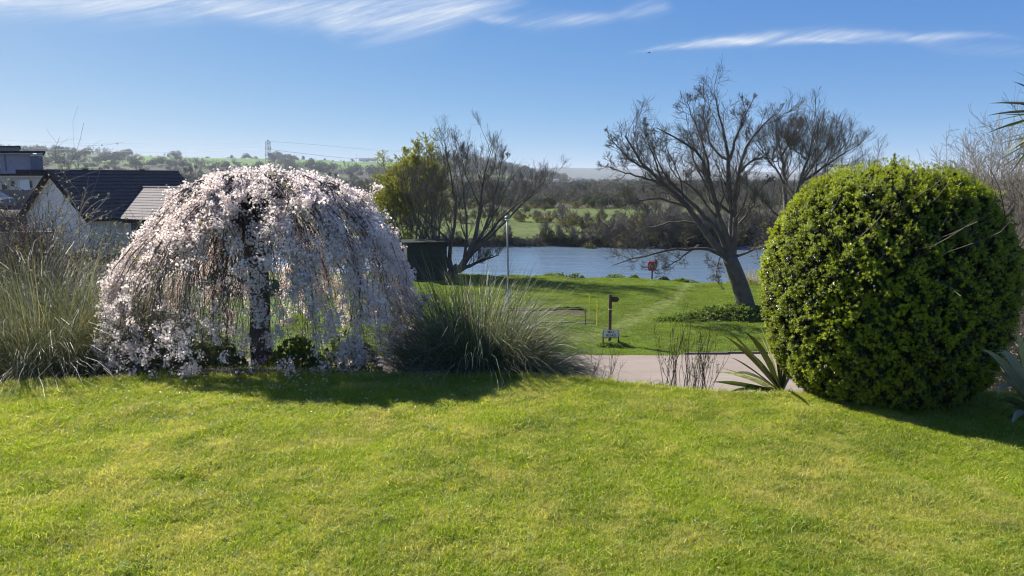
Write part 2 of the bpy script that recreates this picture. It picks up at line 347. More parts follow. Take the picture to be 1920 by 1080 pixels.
# polar sheet
th = np.concatenate((np.linspace(-180, -48, 34)[:-1], np.linspace(-48, 48, 520), np.linspace(48, 180, 34)[1:]))
rr = np.concatenate((np.linspace(.4, 40, 190), np.geomspace(40.3, 130, 130), np.geomspace(131, 9000, 170)))
TH, RR = np.meshgrid(np.radians(th), rr); GX, GY = RR*np.sin(TH), RR*np.cos(TH)
GZ = H(GX, GY); nR, nT = GX.shape
def cover(x, y, z):
    n = len(x); P = pxaz(x, y); r = np.hypot(x, y); c = np.zeros((n, 3))
    def put(m, col): c[:] = c*(1-m[:, None])+np.array(col)[None]*m[:, None]
    one = np.ones(n); put(one, (.070, .115, .018))
    # park turf, a shade paler where it is walked and mown
    w1 = wob(x, y, 7)*.5+.5
    put(sm(w1)*.6, (.105, .135, .026)); put(sm(wob(x, y, 2.6, 3, 5)-.2)*.5, (.05, .09, .014))
    path = np.exp(-((y-(34.5+np.interp(x, (0, 4, 7, 10, 13), (0, 1.5, 7, 12.5, 22))))/1.5)**2)*(x > 1)*(y < 60)
    put(path*.6, (.15, .165, .04))
    # banks of the garden: rough soil and old grass
    d = y-yc(x); put(sm(d/.6)*(1-sm((y-20)/6)), (.055, .055, .025))
    put(sm((-x-.30*y-4)/4)*sm((y-13)/4)*(1-sm((y-95)/10)), (.12, .11, .095))
    nb, fb = near_bank(x), far_bank(x)
    put(sm((y-nb+.3)/.5)*(1-sm((y-fb-.5)/1.)), (.045, .04, .025))
    # meadows over the river
    far = sm((y-fb-1)/2)
    strip = wob(x*.35, y, 26, 3, 2)
    put(far, (.085, .105, .028)); put(far*sm(strip*1.6+.2), (.10, .145, .022)); put(far*sm(wob(x*.3, y, 19, 3, 7)*2-.9), (.07, .06, .035))
    # woodland floor and then hillside fields
    put(sm((r-188)/10), (.060, .055, .030))
    fr = sm((r-900)/60)
    u = (P+.0*y)/78+.35*np.sin(r/210); v = np.log(np.maximum(r, 1)/900)/.105+.5*np.sin(P/120)
    cu, cv = np.floor(u).astype(int), np.floor(v).astype(int)
    h = np.abs(np.sin(cu*12.9898+cv*78.233)*43758.5453) % 1
    pal = np.array(((.085, .165, .030), (.11, .19, .035), (.075, .10, .035), (.10, .155, .04), (.13, .12, .06), (.07, .13, .025)))
    fc = pal[(h*6).astype(int) % 6]
    hedge = np.maximum(np.exp(-((u-cu)/.05)**2), np.exp(-((v-cv)/.10)**2))[:, None]
    fc = fc*(1-hedge)+np.array((.03, .035, .02))*hedge
    # the two long green fields under the skyline
    g1 = ((P > 355)&(P < 500)|(P > 560)&(P < 760)|(P > 250)&(P < 330))&(r > 1180)&(r < 1720)
    fc = np.where(g1[:, None], np.array((.11, .20, .034))*(1-.6*hedge), fc)
    wood = (sm((wob(x, y, 420, 3, 4)+.15)*3)*(r < 1150)+(1-g1)*sm((wob(x, y, 300, 3, 8)-.25)*4)*.9)[:, None]
    fc = fc*(1-wood)+np.array((.055, .05, .035))*wood
    c = c*(1-fr[:, None])+fc*fr[:, None]
    f2 = sm((r-2600)/400)[:, None]; c = c*(1-f2)+(fc*.2+np.array((.035, .045, .032))*.8)*f2
    return c
mb = MB(); i = np.arange(nR-1)[:, None]*nT; j = np.arange(nT-1)[None]
mb.add(np.stack((GX, GY, GZ), -1).reshape(-1, 3), np.stack((i+j, i+j+1, i+nT+j+1, i+nT+j), -1).reshape(-1, 4)[:, ::-1])
# closed in the middle
mb.V.append(np.array([[0, 0, float(H(np.array([0.]), np.array([0.]))[0])]])); c0 = mb.n; mb.n += 1
mb.Ft.append(np.stack((np.full(nT-1, c0), np.arange(1, nT), np.arange(nT-1)), 1))
m, nt, out = newmat('ground_cover')
at_ = nn(nt, 'ShaderNodeVertexColor'); at_.layer_name = 'cover'; wp = wpos(nt)
n1 = maprange(nt, noise(nt, wp, 1.3, 5, .65), .3, .7, .62, 1.35); n2 = maprange(nt, noise(nt, wp, 9, 4, .6), .3, .7, .7, 1.3)
hs = nn(nt, 'ShaderNodeHueSaturation'); nt.links.new(at_.outputs[0], hs.inputs['Color']); nt.links.new(mth(nt, 'MULTIPLY', n1, n2), hs.inputs['Value'])
nt.links.new(maprange(nt, noise(nt, wp, .45, 3), .3, .7, .485, .515), hs.inputs['Hue'])
p = nn(nt, 'ShaderNodeBsdfPrincipled'); p.inputs['Roughness'].default_value = .95; p.inputs['Specular IOR Level'].default_value = .15
bp = nn(nt, 'ShaderNodeBump', i_Strength=.8, i_Distance=.06); nt.links.new(noise(nt, wp, 6, 4, .7), bp.inputs['Height']); nt.links.new(bp.outputs[0], p.inputs['Normal'])
nt.links.new(hs.outputs[0], p.inputs['Base Color']); nt.links.new(p.outputs[0], out.inputs[0])
terrain = mb.build('ground', m, smooth=True)
V = np.concatenate(mb.V); mesh_cover(terrain.data, cover(V[:, 0], V[:, 1], V[:, 2]))
tag(terrain, 'green park, river banks, meadows and fields rolling away to the hills', kind='structure')

# ---------------------------------------------------------------- river
m, nt, out = newmat('river_water'); p = nn(nt, 'ShaderNodeBsdfPrincipled'); p.inputs['Base Color'].default_value = (.14, .20, .26, 1)
p.inputs['Roughness'].default_value = .07; p.inputs['IOR'].default_value = 1.33; p.inputs['Specular IOR Level'].default_value = .5
wp = wpos(nt); mp = nn(nt, 'ShaderNodeMapping'); mp.inputs['Scale'].default_value = (.55, 1.6, 1); nt.links.new(wp, mp.inputs[0])
b1 = nn(nt, 'ShaderNodeBump', i_Strength=1.0, i_Distance=.10); nt.links.new(maprange(nt, noise(nt, mp.outputs[0], .09, 4, .6, 1.), .35, .65, .35, 1.), b1.inputs['Strength']); nt.links.new(noise(nt, mp.outputs[0], 2.2, 4, .6, .4), b1.inputs['Height'])
b2 = nn(nt, 'ShaderNodeBump', i_Strength=.5, i_Distance=.25); nt.links.new(noise(nt, mp.outputs[0], .22, 3, .5, .8), b2.inputs['Height']); nt.links.new(b1.outputs[0], b2.inputs['Normal'])
nt.links.new(b2.outputs[0], p.inputs['Normal']); nt.links.new(p.outputs[0], out.inputs[0])
mb = MB(); xs = np.linspace(-420, 420, 60); mb.add(np.array([(x, y, WATER) for x in xs for y in (35, 140)]), [(2*k, 2*k+2, 2*k+3, 2*k+1) for k in range(59)])
tag(mb.build('river_water', m), 'calm blue river with light ripples beyond the park', kind='structure')

# ---------------------------------------------------------------- lane
m, nt, out = newmat('pink_tarmac'); p = nn(nt, 'ShaderNodeBsdfPrincipled'); p.inputs['Roughness'].default_value = .9; wp = wpos(nt)
a_ = mixc(nt, maprange(nt, noise(nt, wp, .5, 4), .35, .65), (.25, .19, .14), (.195, .15, .115))
a_ = mixc(nt, maprange(nt, noise(nt, wp, 45, 2), .35, .7), a_, (.28, .235, .195)); mp = nn(nt, 'ShaderNodeMapping'); mp.inputs['Scale'].default_value = (.12, 1.4, 1); nt.links.new(wp, mp.inputs[0])
a_ = mixc(nt, maprange(nt, noise(nt, mp.outputs[0], 1.1, 4), .52, .72, 0, .6), a_, (.31, .26, .215)); nt.links.new(a_, p.inputs['Base Color'])
bp = nn(nt, 'ShaderNodeBump', i_Strength=.35, i_Distance=.01); nt.links.new(noise(nt, wp, 60, 2), bp.inputs['Height']); nt.links.new(bp.outputs[0], p.inputs['Normal']); nt.links.new(p.outputs[0], out.inputs[0])
roadm = m
def road_far(x): return 31.5+.03*x+.10*np.sin(x*.8)+.05*np.sin(x*2.7)
xs = np.arange(-12, 60, .5); mb = MB(); rows = []
for x in xs:
    f_, n_ = road_far(x), 23.2
    for t in np.linspace(0, 1, 12):
        y = n_+(f_-n_)*t; rows.append((x, y, max(Hs(x, y), -5.0)+.03))
nx = len(xs); R_ = np.array(rows).reshape(nx, 12, 3); R_[:, :, 2] = PARK+.045
mb.add(R_.reshape(-1, 3), [(a*12+b, (a+1)*12+b, (a+1)*12+b+1, a*12+b+1) for a in range(nx-1) for b in range(11)])
tag(mb.build('road', roadm), 'pinkish tarmac lane below the garden bank', kind='structure')
kerbm = surf('kerb_stone', (.16, .14, .12), (.10, .09, .08), 6, .9, bump=.3)
kb = empty('kerb', (8, road_far(8), PARK)); tag(kb, 'low grey kerb between lane and park turf', kind='structure')
k0 = None
for x in np.arange(7.7, 10.6, .92):
    if k0 is None:
        b_ = MB(); box(b_, (0, 0, 0), (.91, .13, .09)); k0 = b_.mesh('kerb_stone', kerbm)
    o = link('kerb_stone', k0, kb); o.location = (x-8, road_far(x)+.05-road_far(8), .075+random.uniform(-.006, .006)); o.rotation_euler = (0, 0, random.uniform(-.01, .01)+.03)
# ---------------------------------------------------------------- materials
MT = {}
MT['bark'] = surf('grey_bark', (.145, .125, .10), (.075, .065, .054), 3, .9, bump=.8, bscale=14)
MT['bark_light'] = surf('pale_bark', (.16, .135, .105), (.085, .07, .055), 3, .9, bump=.5, bscale=12)
MT['twig'] = surf('twig_brown', (.19, .155, .12), (.12, .10, .078), 2, .85)
MT['twig_far'] = surf('twig_far', (.20, .175, .135), (.13, .11, .085), .4, .9)
MT['twig_red'] = surf('twig_red', (.15, .075, .05), (.09, .05, .04), 3, .8)
MT['twig_pale'] = surf('twig_pale', (.42, .36, .28), (.24, .2, .15), 3, .8)
MT['petal'] = leafmat('petal', ((.90, .80, .73), (.93, .88, .79), (.84, .70, .66), (.94, .91, .83)), .5, .6, .2, 1.5, (1., .97, .97))
MT['cherry_leaf'] = leafmat('cherry_leaf', ((.16, .20, .03), (.26, .22, .04), (.12, .17, .03)), .45, .5, .3)
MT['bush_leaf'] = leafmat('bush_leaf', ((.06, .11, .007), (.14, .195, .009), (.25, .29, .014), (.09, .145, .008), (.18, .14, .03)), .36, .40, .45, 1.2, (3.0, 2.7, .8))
MT['bush_leaf_shaded'] = leafmat('bush_leaf_shaded', ((.010, .018, .005), (.018, .030, .006), (.03, .045, .008)), .08, .33, .5, 1.2)  # older leaves, with the dark of the bush's interior shade put into their colour
MT['willow_leaf'] = leafmat('willow_leaf', ((.22, .24, .045), (.31, .31, .065), (.17, .19, .04)), .45, .6, .2, .4)
MT['ever_leaf'] = leafmat('ever_leaf', ((.03, .045, .015), (.05, .065, .02), (.04, .05, .02)), .25, .6, .3, .3)
MT['scrub'] = leafmat('scrub', ((.15, .145, .06), (.19, .175, .07), (.12, .105, .065)), .3, .8, .1, .2)
MT['scrub_dark'] = leafmat('scrub_dark', ((.07, .068, .04), (.125, .115, .058), (.085, .075, .045)), .25, .8, .1, .3)
MT['pampas'] = leafmat('pampas', ((.035, .055, .022), (.08, .10, .042), (.25, .25, .165), (.05, .07, .03)), .25, .45, .4, 1., (1.2, 1.2, .8))
MT['pampas_dry'] = leafmat('pampas_dry', ((.26, .20, .13), (.40, .34, .23), (.18, .12, .075)), .3, .6, .3, 1.)
MT['variegated'] = leafmat('variegated', ((.34, .34, .25), (.06, .075, .045), (.52, .50, .40), (.09, .10, .06)), .25, .45, .4, 2.)
MT['flax'] = leafmat('flax', ((.05, .075, .022), (.075, .095, .03), (.12, .11, .035)), .25, .35, .6, 1.)
MT['flax_pale'] = leafmat('flax_pale', ((.30, .31, .20), (.40, .40, .28), (.12, .15, .05)), .3, .35, .5, 2.)
MT['weed'] = leafmat('weed', ((.08, .13, .022), (.13, .19, .035), (.18, .22, .05)), .4, .5, .3, 1.)
MT['yellow'] = leafmat('yellow', ((.75, .60, .05), (.80, .68, .10)), .3, .5, .3, 1., (1.1, 1, .6))
MT['dead_leaf'] = leafmat('dead_leaf', ((.22, .17, .13), (.36, .31, .25), (.14, .10, .075)), .25, .7, .2, 1.)

# ---------------------------------------------------------------- lawn grass
def blade_mesh(name, n, rad, hmin, hmax, w, mat, lean=.5, seed=0):
    g = np.random.default_rng(seed); mb = MB(); K = 3
    a = g.uniform(0, 2*PI, n); r = rad*np.sqrt(g.uniform(0, 1, n)); b = np.stack((r*np.cos(a), r*np.sin(a), np.full(n, -.004)), 1)
    h = g.uniform(hmin, hmax, n); la = g.uniform(0, 2*PI, n); ln = h*g.uniform(.1, lean, n)*1.6
    P = np.zeros((n, K, 3))
    for k in range(K):
        t = k/(K-1); P[:, k] = b+np.stack((np.cos(la)*ln*t**1.7, np.sin(la)*ln*t**1.7, h*t*(1-.2*t)), 1)
    wd = np.stack([w*g.uniform(.7, 1.3, n)*f for f in (1, .8, .12)], 1)
    sa = g.uniform(0, PI, n); sd_ = np.repeat(np.stack((np.cos(sa), np.sin(sa), np.zeros(n)), 1)[:, None], K, 1)
    ribbons(mb, P, wd, sd_); return mb.mesh(name, mat)
# colour of turf: the worn yellow patches are the grass's own
def turfmat(name, blade):
    m, nt, out = newmat(name); g = nn(nt, 'ShaderNodeNewGeometry'); wp = g.outputs['Position']
    big = noise(nt, wp, .55, 4, .6, .5); med = noise(nt, wp, 2.6, 4, .65, .3)
    straw = maprange(nt, mth(nt, 'ADD', mth(nt, 'MULTIPLY', big, .42), mth(nt, 'MULTIPLY', med, .58)), .46, .66)
    green = mixc(nt, maprange(nt, noise(nt, wp, 1.1, 3), .35, .65), (.260, .345, .016), (.160, .235, .014))
    c = mixc(nt, mth(nt, 'MULTIPLY', straw, .75), green, (.52, .47, .18))
    c = mixc(nt, maprange(nt, noise(nt, wp, 1.9, 3, .5, .2), .64, .72, 0, .6), c, (.06, .12, .03))
    if blade:
        isl = g.outputs['Random Per Island']
        c = mixc(nt, maprange(nt, isl, .82, .84), c, (.60, .56, .22)); c = mixc(nt, maprange(nt, isl, .0, .25, .5, 0), c, (.045, .10, .012))
    else: c = mixc(nt, .55, c, (.05, .052, .018))
    p = nn(nt, 'ShaderNodeBsdfPrincipled'); p.inputs['Roughness'].default_value = .5 if blade else .95; p.inputs['Specular IOR Level'].default_value = .35 if blade else .1
    nt.links.new(c, p.inputs['Base Color']); sh = p.outputs[0]
    if blade:
        t = nn(nt, 'ShaderNodeBsdfTranslucent'); nt.links.new(mixc(nt, 1., c, (1.6, 1.5, .7), 'MULTIPLY'), t.inputs[0])
        mx = nn(nt, 'ShaderNodeMixShader'); mx.inputs[0].default_value = .5; nt.links.new(sh, mx.inputs[1]); nt.links.new(t.outputs[0], mx.inputs[2]); sh = mx.outputs[0]
    nt.links.new(sh, out.inputs[0]); return m
GT, GB = turfmat('turf_soil', False), turfmat('grass_blade', True)
# lawn sheet
mb = MB(); xs = np.linspace(-11, 11, 150); ts = np.linspace(0, 1, 90); L = []
for x in xs:
    e = yc(x)+.12; L.append(np.stack((np.full(90, x), -2+(e+2)*ts, np.zeros(90)), 1))
L = np.array(L); L[:, :, 2] = H(L[..., 0], L[..., 1])+.006
mb.add(L.reshape(-1, 3), [(a*90+b, (a+1)*90+b, (a+1)*90+b+1, a*90+b+1) for a in range(149) for b in range(89)])
tag(mb.build('lawn', GT, smooth=True), 'sunlit garden lawn with yellowed patches', kind='structure')
tufts = protocol('lawn_tufts', [blade_mesh('tuft', 26, .055, .022, .048, .0042, GB, .9, s) for s in range(6)])
n = 110000; x = rng.uniform(-9.5, 9.5, n); y = rng.uniform(2.6, 9.6, n); ok = (y < yc(x)+.05)&(np.abs(x) < y*.8+2.2)
x, y = x[ok], y[ok]; scl = rng.uniform(.75, 1.3, len(x))*(1+.5*sm((wob(x, y, 1.2, 4, 3)-.2)*2))*(1-.2*sm((wob(x, y, .8, 4, 6)-.3)*2.5))
rot = np.stack((rng.normal(0, .12, len(x)), rng.normal(0, .12, len(x)), rng.uniform(0, 6.28, len(x))), 1)
tag(scatter('lawn_grass', np.stack((x, y, H(x, y)+.004), 1), rot, scl, tufts, 6), 'short green and straw-coloured grass blades of the lawn', 'grass')
# coarse ragged tufts along the lawn edge and a few dark tussocks
coarse = protocol('coarse_tufts', [blade_mesh('coarse_tuft', 22, .05, .06, .13, .005, GB, .9, 20+s) for s in range(4)])
ex = rng.uniform(-8, 8, 1500); ey = yc(ex)+rng.normal(.02, .05, 1500)
tx = np.array([4.2, 4.3, 4.45, -3.1, -3.0, .3, 3.2, -.7]); ty = np.array([4.9, 5.0, 4.85, 5.9, 6.0, 5.2, 5.6, 6.9])
tx = np.repeat(tx, 6)+rng.normal(0, .09, 48); ty = np.repeat(ty, 6)+rng.normal(0, .07, 48)
ex, ey = np.concatenate((ex, tx)), np.concatenate((ey, ty)); sc_ = np.concatenate((rng.uniform(.4, .95, 1500), rng.uniform(.5, .7, 48)))
tag(scatter('edge_grass', np.stack((ex, ey, H(ex, ey)), 1), np.stack((rng.normal(0, .2, len(ex)), rng.normal(0, .2, len(ex)), rng.uniform(0, 6.28, len(ex))), 1), sc_, coarse, 4), 'longer grass left uncut along the lawn edge', 'grass')
DLM = leafmat('litter', ((.26, .18, .11), (.38, .30, .19)), .2, .7, .2)
# park turf
PG = leafmat('park_blade', ((.14, .21, .02), (.20, .25, .028), (.10, .165, .016)), .45, .55, .25, .35, (1.5, 1.5, .6))
ptuft = protocol('park_tufts', [blade_mesh('park_tuft', 30, .22, .04, .10, .016, PG, 1.2, 40+s) for s in range(4)])
n = 42000; u = rng.uniform(0, 1, n); y = 24+(61-24)*u; x = rng.uniform(-12, 25, n)
ok = (y > road_far(x)+.1)&(y < near_bank(x)-.2)&(np.abs(x-.3*y*.3) < 28)
bx = rng.uniform(-12, 20, 6000); by = rng.uniform(9, 24, 6000); ok2 = (by > yc(bx)+.3)&(by < 23.3)
x, y = np.concatenate((x[ok], bx[ok2])), np.concatenate((y[ok], by[ok2]))
s_ = rng.uniform(.5, 1.1, len(x))*(1+.8*sm((wob(x, y, 3.3, 4, 6)-.3)*2)); mown = np.exp(-((y-(34.5+np.interp(x, (0, 4, 7, 10, 13), (0, 1.5, 7, 12.5, 22))))/1.5)**2); s_ *= 1-.55*mown
ex = rng.uniform(2, 20, 900); ey = road_far(ex)+rng.normal(.02, .10, 900); x, y = np.concatenate((x, ex)), np.concatenate((y, ey)); s_ = np.concatenate((s_, rng.uniform(.3, .8, 900)))
tag(scatter('park_grass', np.stack((x, y, H(x, y)), 1), np.stack((0*x, 0*x, rng.uniform(0, 6.28, len(x))), 1), s_, ptuft, 4), 'mown bright green grass of the riverside park', 'grass')

# ---------------------------------------------------------------- small leaf meshes
def leaf_geo(mb, base, d, up, L, Wd, bend=.25):
    """one leaf of two folded quads"""
    d = norm(np.array(d, float)); s = norm(np.cross(d, up)); n = np.cross(s, d)
    a = base; m_ = base+d*L*.5+n*bend*L*.15; t = base+d*L-n*bend*L*.3
    v = [a, m_-s*Wd/2+n*.18*Wd, m_, m_+s*Wd/2+n*.18*Wd, t]
    mb.add(v, None, [(0, 2, 1), (0, 3, 2), (1, 2, 4), (2, 3, 4)])
def rosette(name, n, L, Wd, mat, seed, spread=(25, 75), stem=0.):
    g = np.random.default_rng(seed); mb = MB()
    for k in range(n):
        a = k*2.4+g.uniform(-.3, .3); e = math.radians(g.uniform(*spread)); z = -stem*k/n
        d = (math.sin(e)*math.cos(a), math.sin(e)*math.sin(a), math.cos(e))
        leaf_geo(mb, np.array((0, 0, z)), d, (0, 0, 1.), L*g.uniform(.7, 1.15), Wd*g.uniform(.8, 1.15))
    return mb.mesh(name, mat)
def flowers(name, n, size, spread, mat, seed):
    g = np.random.default_rng(seed); mb = MB()
    for k in range(n):
        c = g.normal(0, spread, 3); ax = norm(c+g.normal(0, spread*.6, 3)); r1_ = norm(np.cross(ax, g.normal(0, 1, 3))); r2_ = np.cross(ax, r1_); s = size*g.uniform(.75, 1.15)
        for p_ in range(5):
            a = p_*2*PI/5+g.uniform(-.15, .15); d = r1_*math.cos(a)+r2_*math.sin(a); q = -r1_*math.sin(a)+r2_*math.cos(a); cup = g.uniform(.1, .45)
            m_ = c+d*s*.55+ax*s*cup*.4
            mb.add([c, m_-q*s*.36, c+d*s+ax*s*cup, m_+q*s*.36], [(0, 1, 2, 3)])
    return mb.mesh(name, mat)

wm = leafmat('lawn_weed_leaf', ((.12, .22, .03), (.17, .27, .035)), .4, .5, .3)
lw = protocol('lawn_weeds', [rosette('lawn_weed', 9, .026, .014, wm, 850+k, (55, 92)) for k in range(3)])
n = 420; k_ = rng.uniform(0, 1, n); cxs = rng.uniform(-6, 6, 26); cys = rng.uniform(4, 8.4, 26); j_ = rng.integers(0, 26, n); x = cxs[j_]+rng.normal(0, .22, n); y = cys[j_]+rng.normal(0, .16, n); ok = y < yc(x)-.1; x, y = x[ok], y[ok]
tag(scatter('lawn_weeds', np.stack((x, y, H(x, y)+.022), 1), np.stack((rng.normal(0, .2, len(x)), rng.normal(0, .2, len(x)), rng.uniform(0, 6.28, len(x))), 1), rng.uniform(.5, 1.3, len(x)), lw, 3), 'small flat weeds growing in patches in the lawn', 'weeds')
dlw = protocol('lawn_litter', [rosette('fallen_leaf', 1, .035, .02, DLM, 870+k, (70, 95)) for k in range(3)])
n = 160; x = rng.uniform(-6.5, 6.5, n); y = 3.5+5*rng.uniform(0, 1, n)**.7; tag(scatter('fallen_leaves', np.stack((x, y, H(x, y)+.035), 1), np.stack((rng.normal(0, .5, n), rng.normal(0, .5, n), rng.uniform(0, 6.28, n)), 1), rng.uniform(.5, 1.1, n), dlw, 3), 'a few dry leaves lying on the lawn', 'leaves')

# ---------------------------------------------------------------- weeping cherry
cb = at(493, 716, 11.0); CX, CY = cb[0], cb[1]; cz = Hs(CX, CY); cb = np.array((CX, CY, cz))
TOPZ = 2.47; HC = TOPZ-cz; RC = 2.27
cherry = empty('weeping_cherry_tree', cb, 'wide weeping cherry dome covered in pale pink and white blossom at the lawn edge', 'tree')
mb = MB()
tp = np.array([(0, 0, -.15), (.02, 0, .1), (-.03, .02, .5), (.04, -.02, 1.0), (0, .02, 1.5), (-.05, 0, 1.95), (-.1, 0, 2.35)]); tube(mb, resample(tp, 16), np.interp(np.linspace(0, 1, 16), (0, .08, .5, .85, 1), (.21, .165, .13, .15, .09)), 12)
for k in range(9):
    a = k*.7+.2; tube(mb, [(.11*math.cos(a), .11*math.sin(a), .0), (.09*math.cos(a+.1), .09*math.sin(a+.1), .5), (.085*math.cos(a+.2), .085*math.sin(a+.2), 1.2), (.06*math.cos(a+.3), .06*math.sin(a+.3), 1.9)], (.05, .04, .045, .03), 5)
mb.build('trunk', MT['bark'], cherry, True)
# main arching limbs and the hanging shoots
nb_ = 620; ph = rng.uniform(0, 2*PI, nb_); kk = np.concatenate((rng.uniform(.86, 1.03, 330), rng.uniform(.25, .9, nb_-330)))
PH = (0, .3, .425, .552, .68, .808, .89, .936, .975, 1.0); PL = (.92, .93, .89, .82, .69, .55, .45, .37, .25, .06); PR = (1, .99, .96, .91, .84, .73, .63, .54, .40, .08)
K = 16; P = np.zeros((nb_, K, 3)); endh = np.where(rng.uniform(0, 1, nb_) < .62, rng.uniform(.02, .14, nb_), rng.uniform(.12, .55, nb_))
endh = np.where((np.cos(ph-PI*1.5) > .3)&(kk > .85), endh*1.0+.05, endh)
hs_ = rng.uniform(.62, .8, nb_)
for k in range(K):
    t = k/(K-1)
    # rises from the crown then follows the dome outline down
    tt = np.clip((t-.12)/.88, 0, 1); h = 1-(1-endh)*tt**1.35; h = np.where(t < .12, hs_+(1-hs_)*t/.12*.98, np.minimum(h, 1)); h = h*(.80+.20*kk)
    hq = np.where(t < .12, .995, h/(.80+.20*kk)); lw = np.clip(.5-.5*np.cos(ph)*1.4, 0, 1)
    rad = (lw*np.interp(hq, PH, PL)+(1-lw)*np.interp(hq, PH, PR))*RC*kk; rad = np.where(t < .12, rad*t/.12+.02, rad)
    w = .05*np.sin(ph*7+t*9)+.03*np.sin(ph*23+t*17)
    P[:, k] = np.stack((np.cos(ph+w)*rad, np.sin(ph+w)*rad*.95, h*HC), 1)
P[:, 2:, :2] += rng.normal(0, .025, (nb_, K-2, 2)); P[:, 2:, 2] += rng.normal(0, .025, (nb_, K-2))
R = np.interp(np.linspace(0, 1, K), (0, .15, .5, 1), (1, .6, .3, .12))[None]*rng.uniform(.006, .020, nb_)[:, None]
mb = MB(); tubes(mb, P, R, 4)
P2, R2 = children_of(P, np.maximum(R, .004), 4, .05, .18, 45, 6, up=-.3, curl=.16, r0=.6, tmin=.25)
tubes(mb, P2, np.maximum(R2, .0022), 3)
mb.build('branches', MT['bark'], cherry)
# blossom clusters on the shoots: crowded on the outer shell, sparse inside and in the left-hand shade gap
fl = protocol('cherry_blossom', [flowers('blossom_cluster', 8, .0175, .026, MT['petal'], s) for s in range(5)]+[flowers('blossom_spray', 4, .018, .024, MT['petal'], 9), flowers('blossom_ball', 15, .0175, .036, MT['petal'], 11)])
def along(P, n, tmin=.1):
    T, K, _ = P.shape; ti = rng.integers(0, T, n); t = rng.uniform(tmin, 1, n)*(K-1)*.999; i = t.astype(int); f = (t-i)[:, None]
    return P[ti, i]*(1-f)+P[ti, i+1]*f, ti, t/(K-1)
A, ai, at1 = along(P[:330], 23000, .10); B, _, _ = along(P2[:1320], 16000, .1); C_, _, _ = along(P2[1320:], 1500, .3)
Q = np.concatenate((A, B, C_)); Q = Q+rng.normal(0, .03, Q.shape)
# clumpiness
dens = .46+1.15*wob(Q[:, 0]*1.0+Q[:, 1]*.4, Q[:, 2]*1.0-Q[:, 1]*.3, .75, 4, 2)
front = Q[:, 1] < 0; gap = np.exp(-((Q[:, 0]+.55)/.75)**2-((Q[:, 2]-1.55)/.42)**2)+.8*np.exp(-((Q[:, 0]-.15)/.3)**2-((Q[:, 2]-1.2)/.8)**2)+.5*np.exp(-((Q[:, 0]+.9)/.5)**2-((Q[:, 2]-1.1)/.5)**2)
keep = rng.uniform(0, 1, len(Q)) < np.clip(dens, .12, 1)*np.where(front, 1-.93*np.clip(gap, 0, 1), 1)*np.interp(Q[:, 2], (0, .35, .8, 1.5, 2.2, 3), (.4, .55, .72, .85, 1.05, 1.2))
Q = Q[keep]; Q = Q[Q[:, 2] > .04+0*Q[:, 0]]
# blossom on the foot of the trunk and on the odd stray shoot
tb = np.stack((rng.normal(.02, .14, 60), rng.normal(-.12, .08, 60), rng.uniform(.05, .5, 60)), 1)
strays = [[at(706+rng.normal(0, 5), 353+rng.normal(0, 3), 11.0)-cb for _ in range(9)], [at(705, 360, 11)-cb], [at(500+rng.normal(0, 12), 318+rng.normal(0, 4), 11.0)-cb for _ in range(16)], [at(800+rng.normal(0, 12), 562+rng.normal(0, 5), 11.6)-cb for _ in range(18)]]
Q = np.concatenate([Q, tb]+[np.array(s) for s in strays])
n = len(Q); print('blossom clusters', n)
bl = scatter('blossom', Q, rng.uniform(0, 6.28, (n, 3)), rng.uniform(.7, 1.35, n), fl, 7, cherry)
for l in ([(640, 395), (672, 375), (690, 362), (706, 354)], [(600, 352), (560, 338), (520, 324), (500, 320)], [(735, 560), (760, 566), (785, 567), (808, 560)]):
    mb = MB(); tubes(mb, np.array([[at(a, b, 11)-cb for a, b in l]]), np.array([[.008, .006, .004, .003]]), 4); mb.build('shoot', MT['bark'], cherry)
lf = protocol('cherry_leaves', [rosette('leaf_spray', 5, .045, .018, MT['cherry_leaf'], 60+s, (20, 80)) for s in range(3)])
A, _, _ = along(P[:330], 420, .08); m1 = wob(A[:, 0], A[:, 2]+A[:, 1], .8, 3, 9) > .25; A = A[m1]; Bc = np.repeat(A[:: 5], 4, 0)+rng.normal(0, .05, (len(A[::5])*4, 3)); A = np.concatenate((A, Bc))
scatter('young_leaves', A+rng.normal(0, .02, A.shape), rng.uniform(0, 6.28, (len(A), 3)), rng.uniform(.7, 1.5, len(A)), lf, 3, cherry)
# fallen petals and bare soil under the tree
soil = surf('garden_soil', (.11, .085, .06), (.06, .045, .035), 6, .95, bump=.8)
mb = MB(); ang = np.linspace(0, 2*PI, 41)[:-1]; g_ = []
for q in np.linspace(0, 1, 8):
    rx, ry = 1.75*q*(1+.08*np.sin(ang*5)), 1.25*q*(1+.08*np.sin(ang*4+1)); xx, yy = CX+.05+rx*np.cos(ang), CY-.4+ry*np.sin(ang); g_.append(np.stack((xx, yy, H(xx, yy)+.02), 1))
mb.add(np.array(g_).reshape(-1, 3), [(a*40+b, a*40+(b+1) % 40, (a+1)*40+(b+1) % 40, (a+1)*40+b) for a in range(7) for b in range(40)])
tag(mb.build('soil_bed', soil), 'bare soil bed with fallen petals under the cherry', kind='structure')
pm = bpy.data.meshes.new('p'); mb = MB(); mb.add([(-.009, -.007, 0), (.009, -.006, .002), (.008, .008, .001), (-.008, .007, .003)], [(0, 1, 2, 3)]); pet = protocol('petals', [mb.mesh('petal', MT['petal'])])
n = 1100; x = CX+.6+rng.normal(0, 1.4, n); y = CY-1.2+rng.normal(0, 1.0, n); tag(scatter('fallen_petals', np.stack((x, y, H(x, y)+.035), 1), np.stack((rng.normal(0, .4, n), rng.normal(0, .4, n), rng.uniform(0, 6, n)), 1), rng.uniform(.7, 1.2, n), pet, 1), 'white petals fallen on grass under the cherry', 'petals')

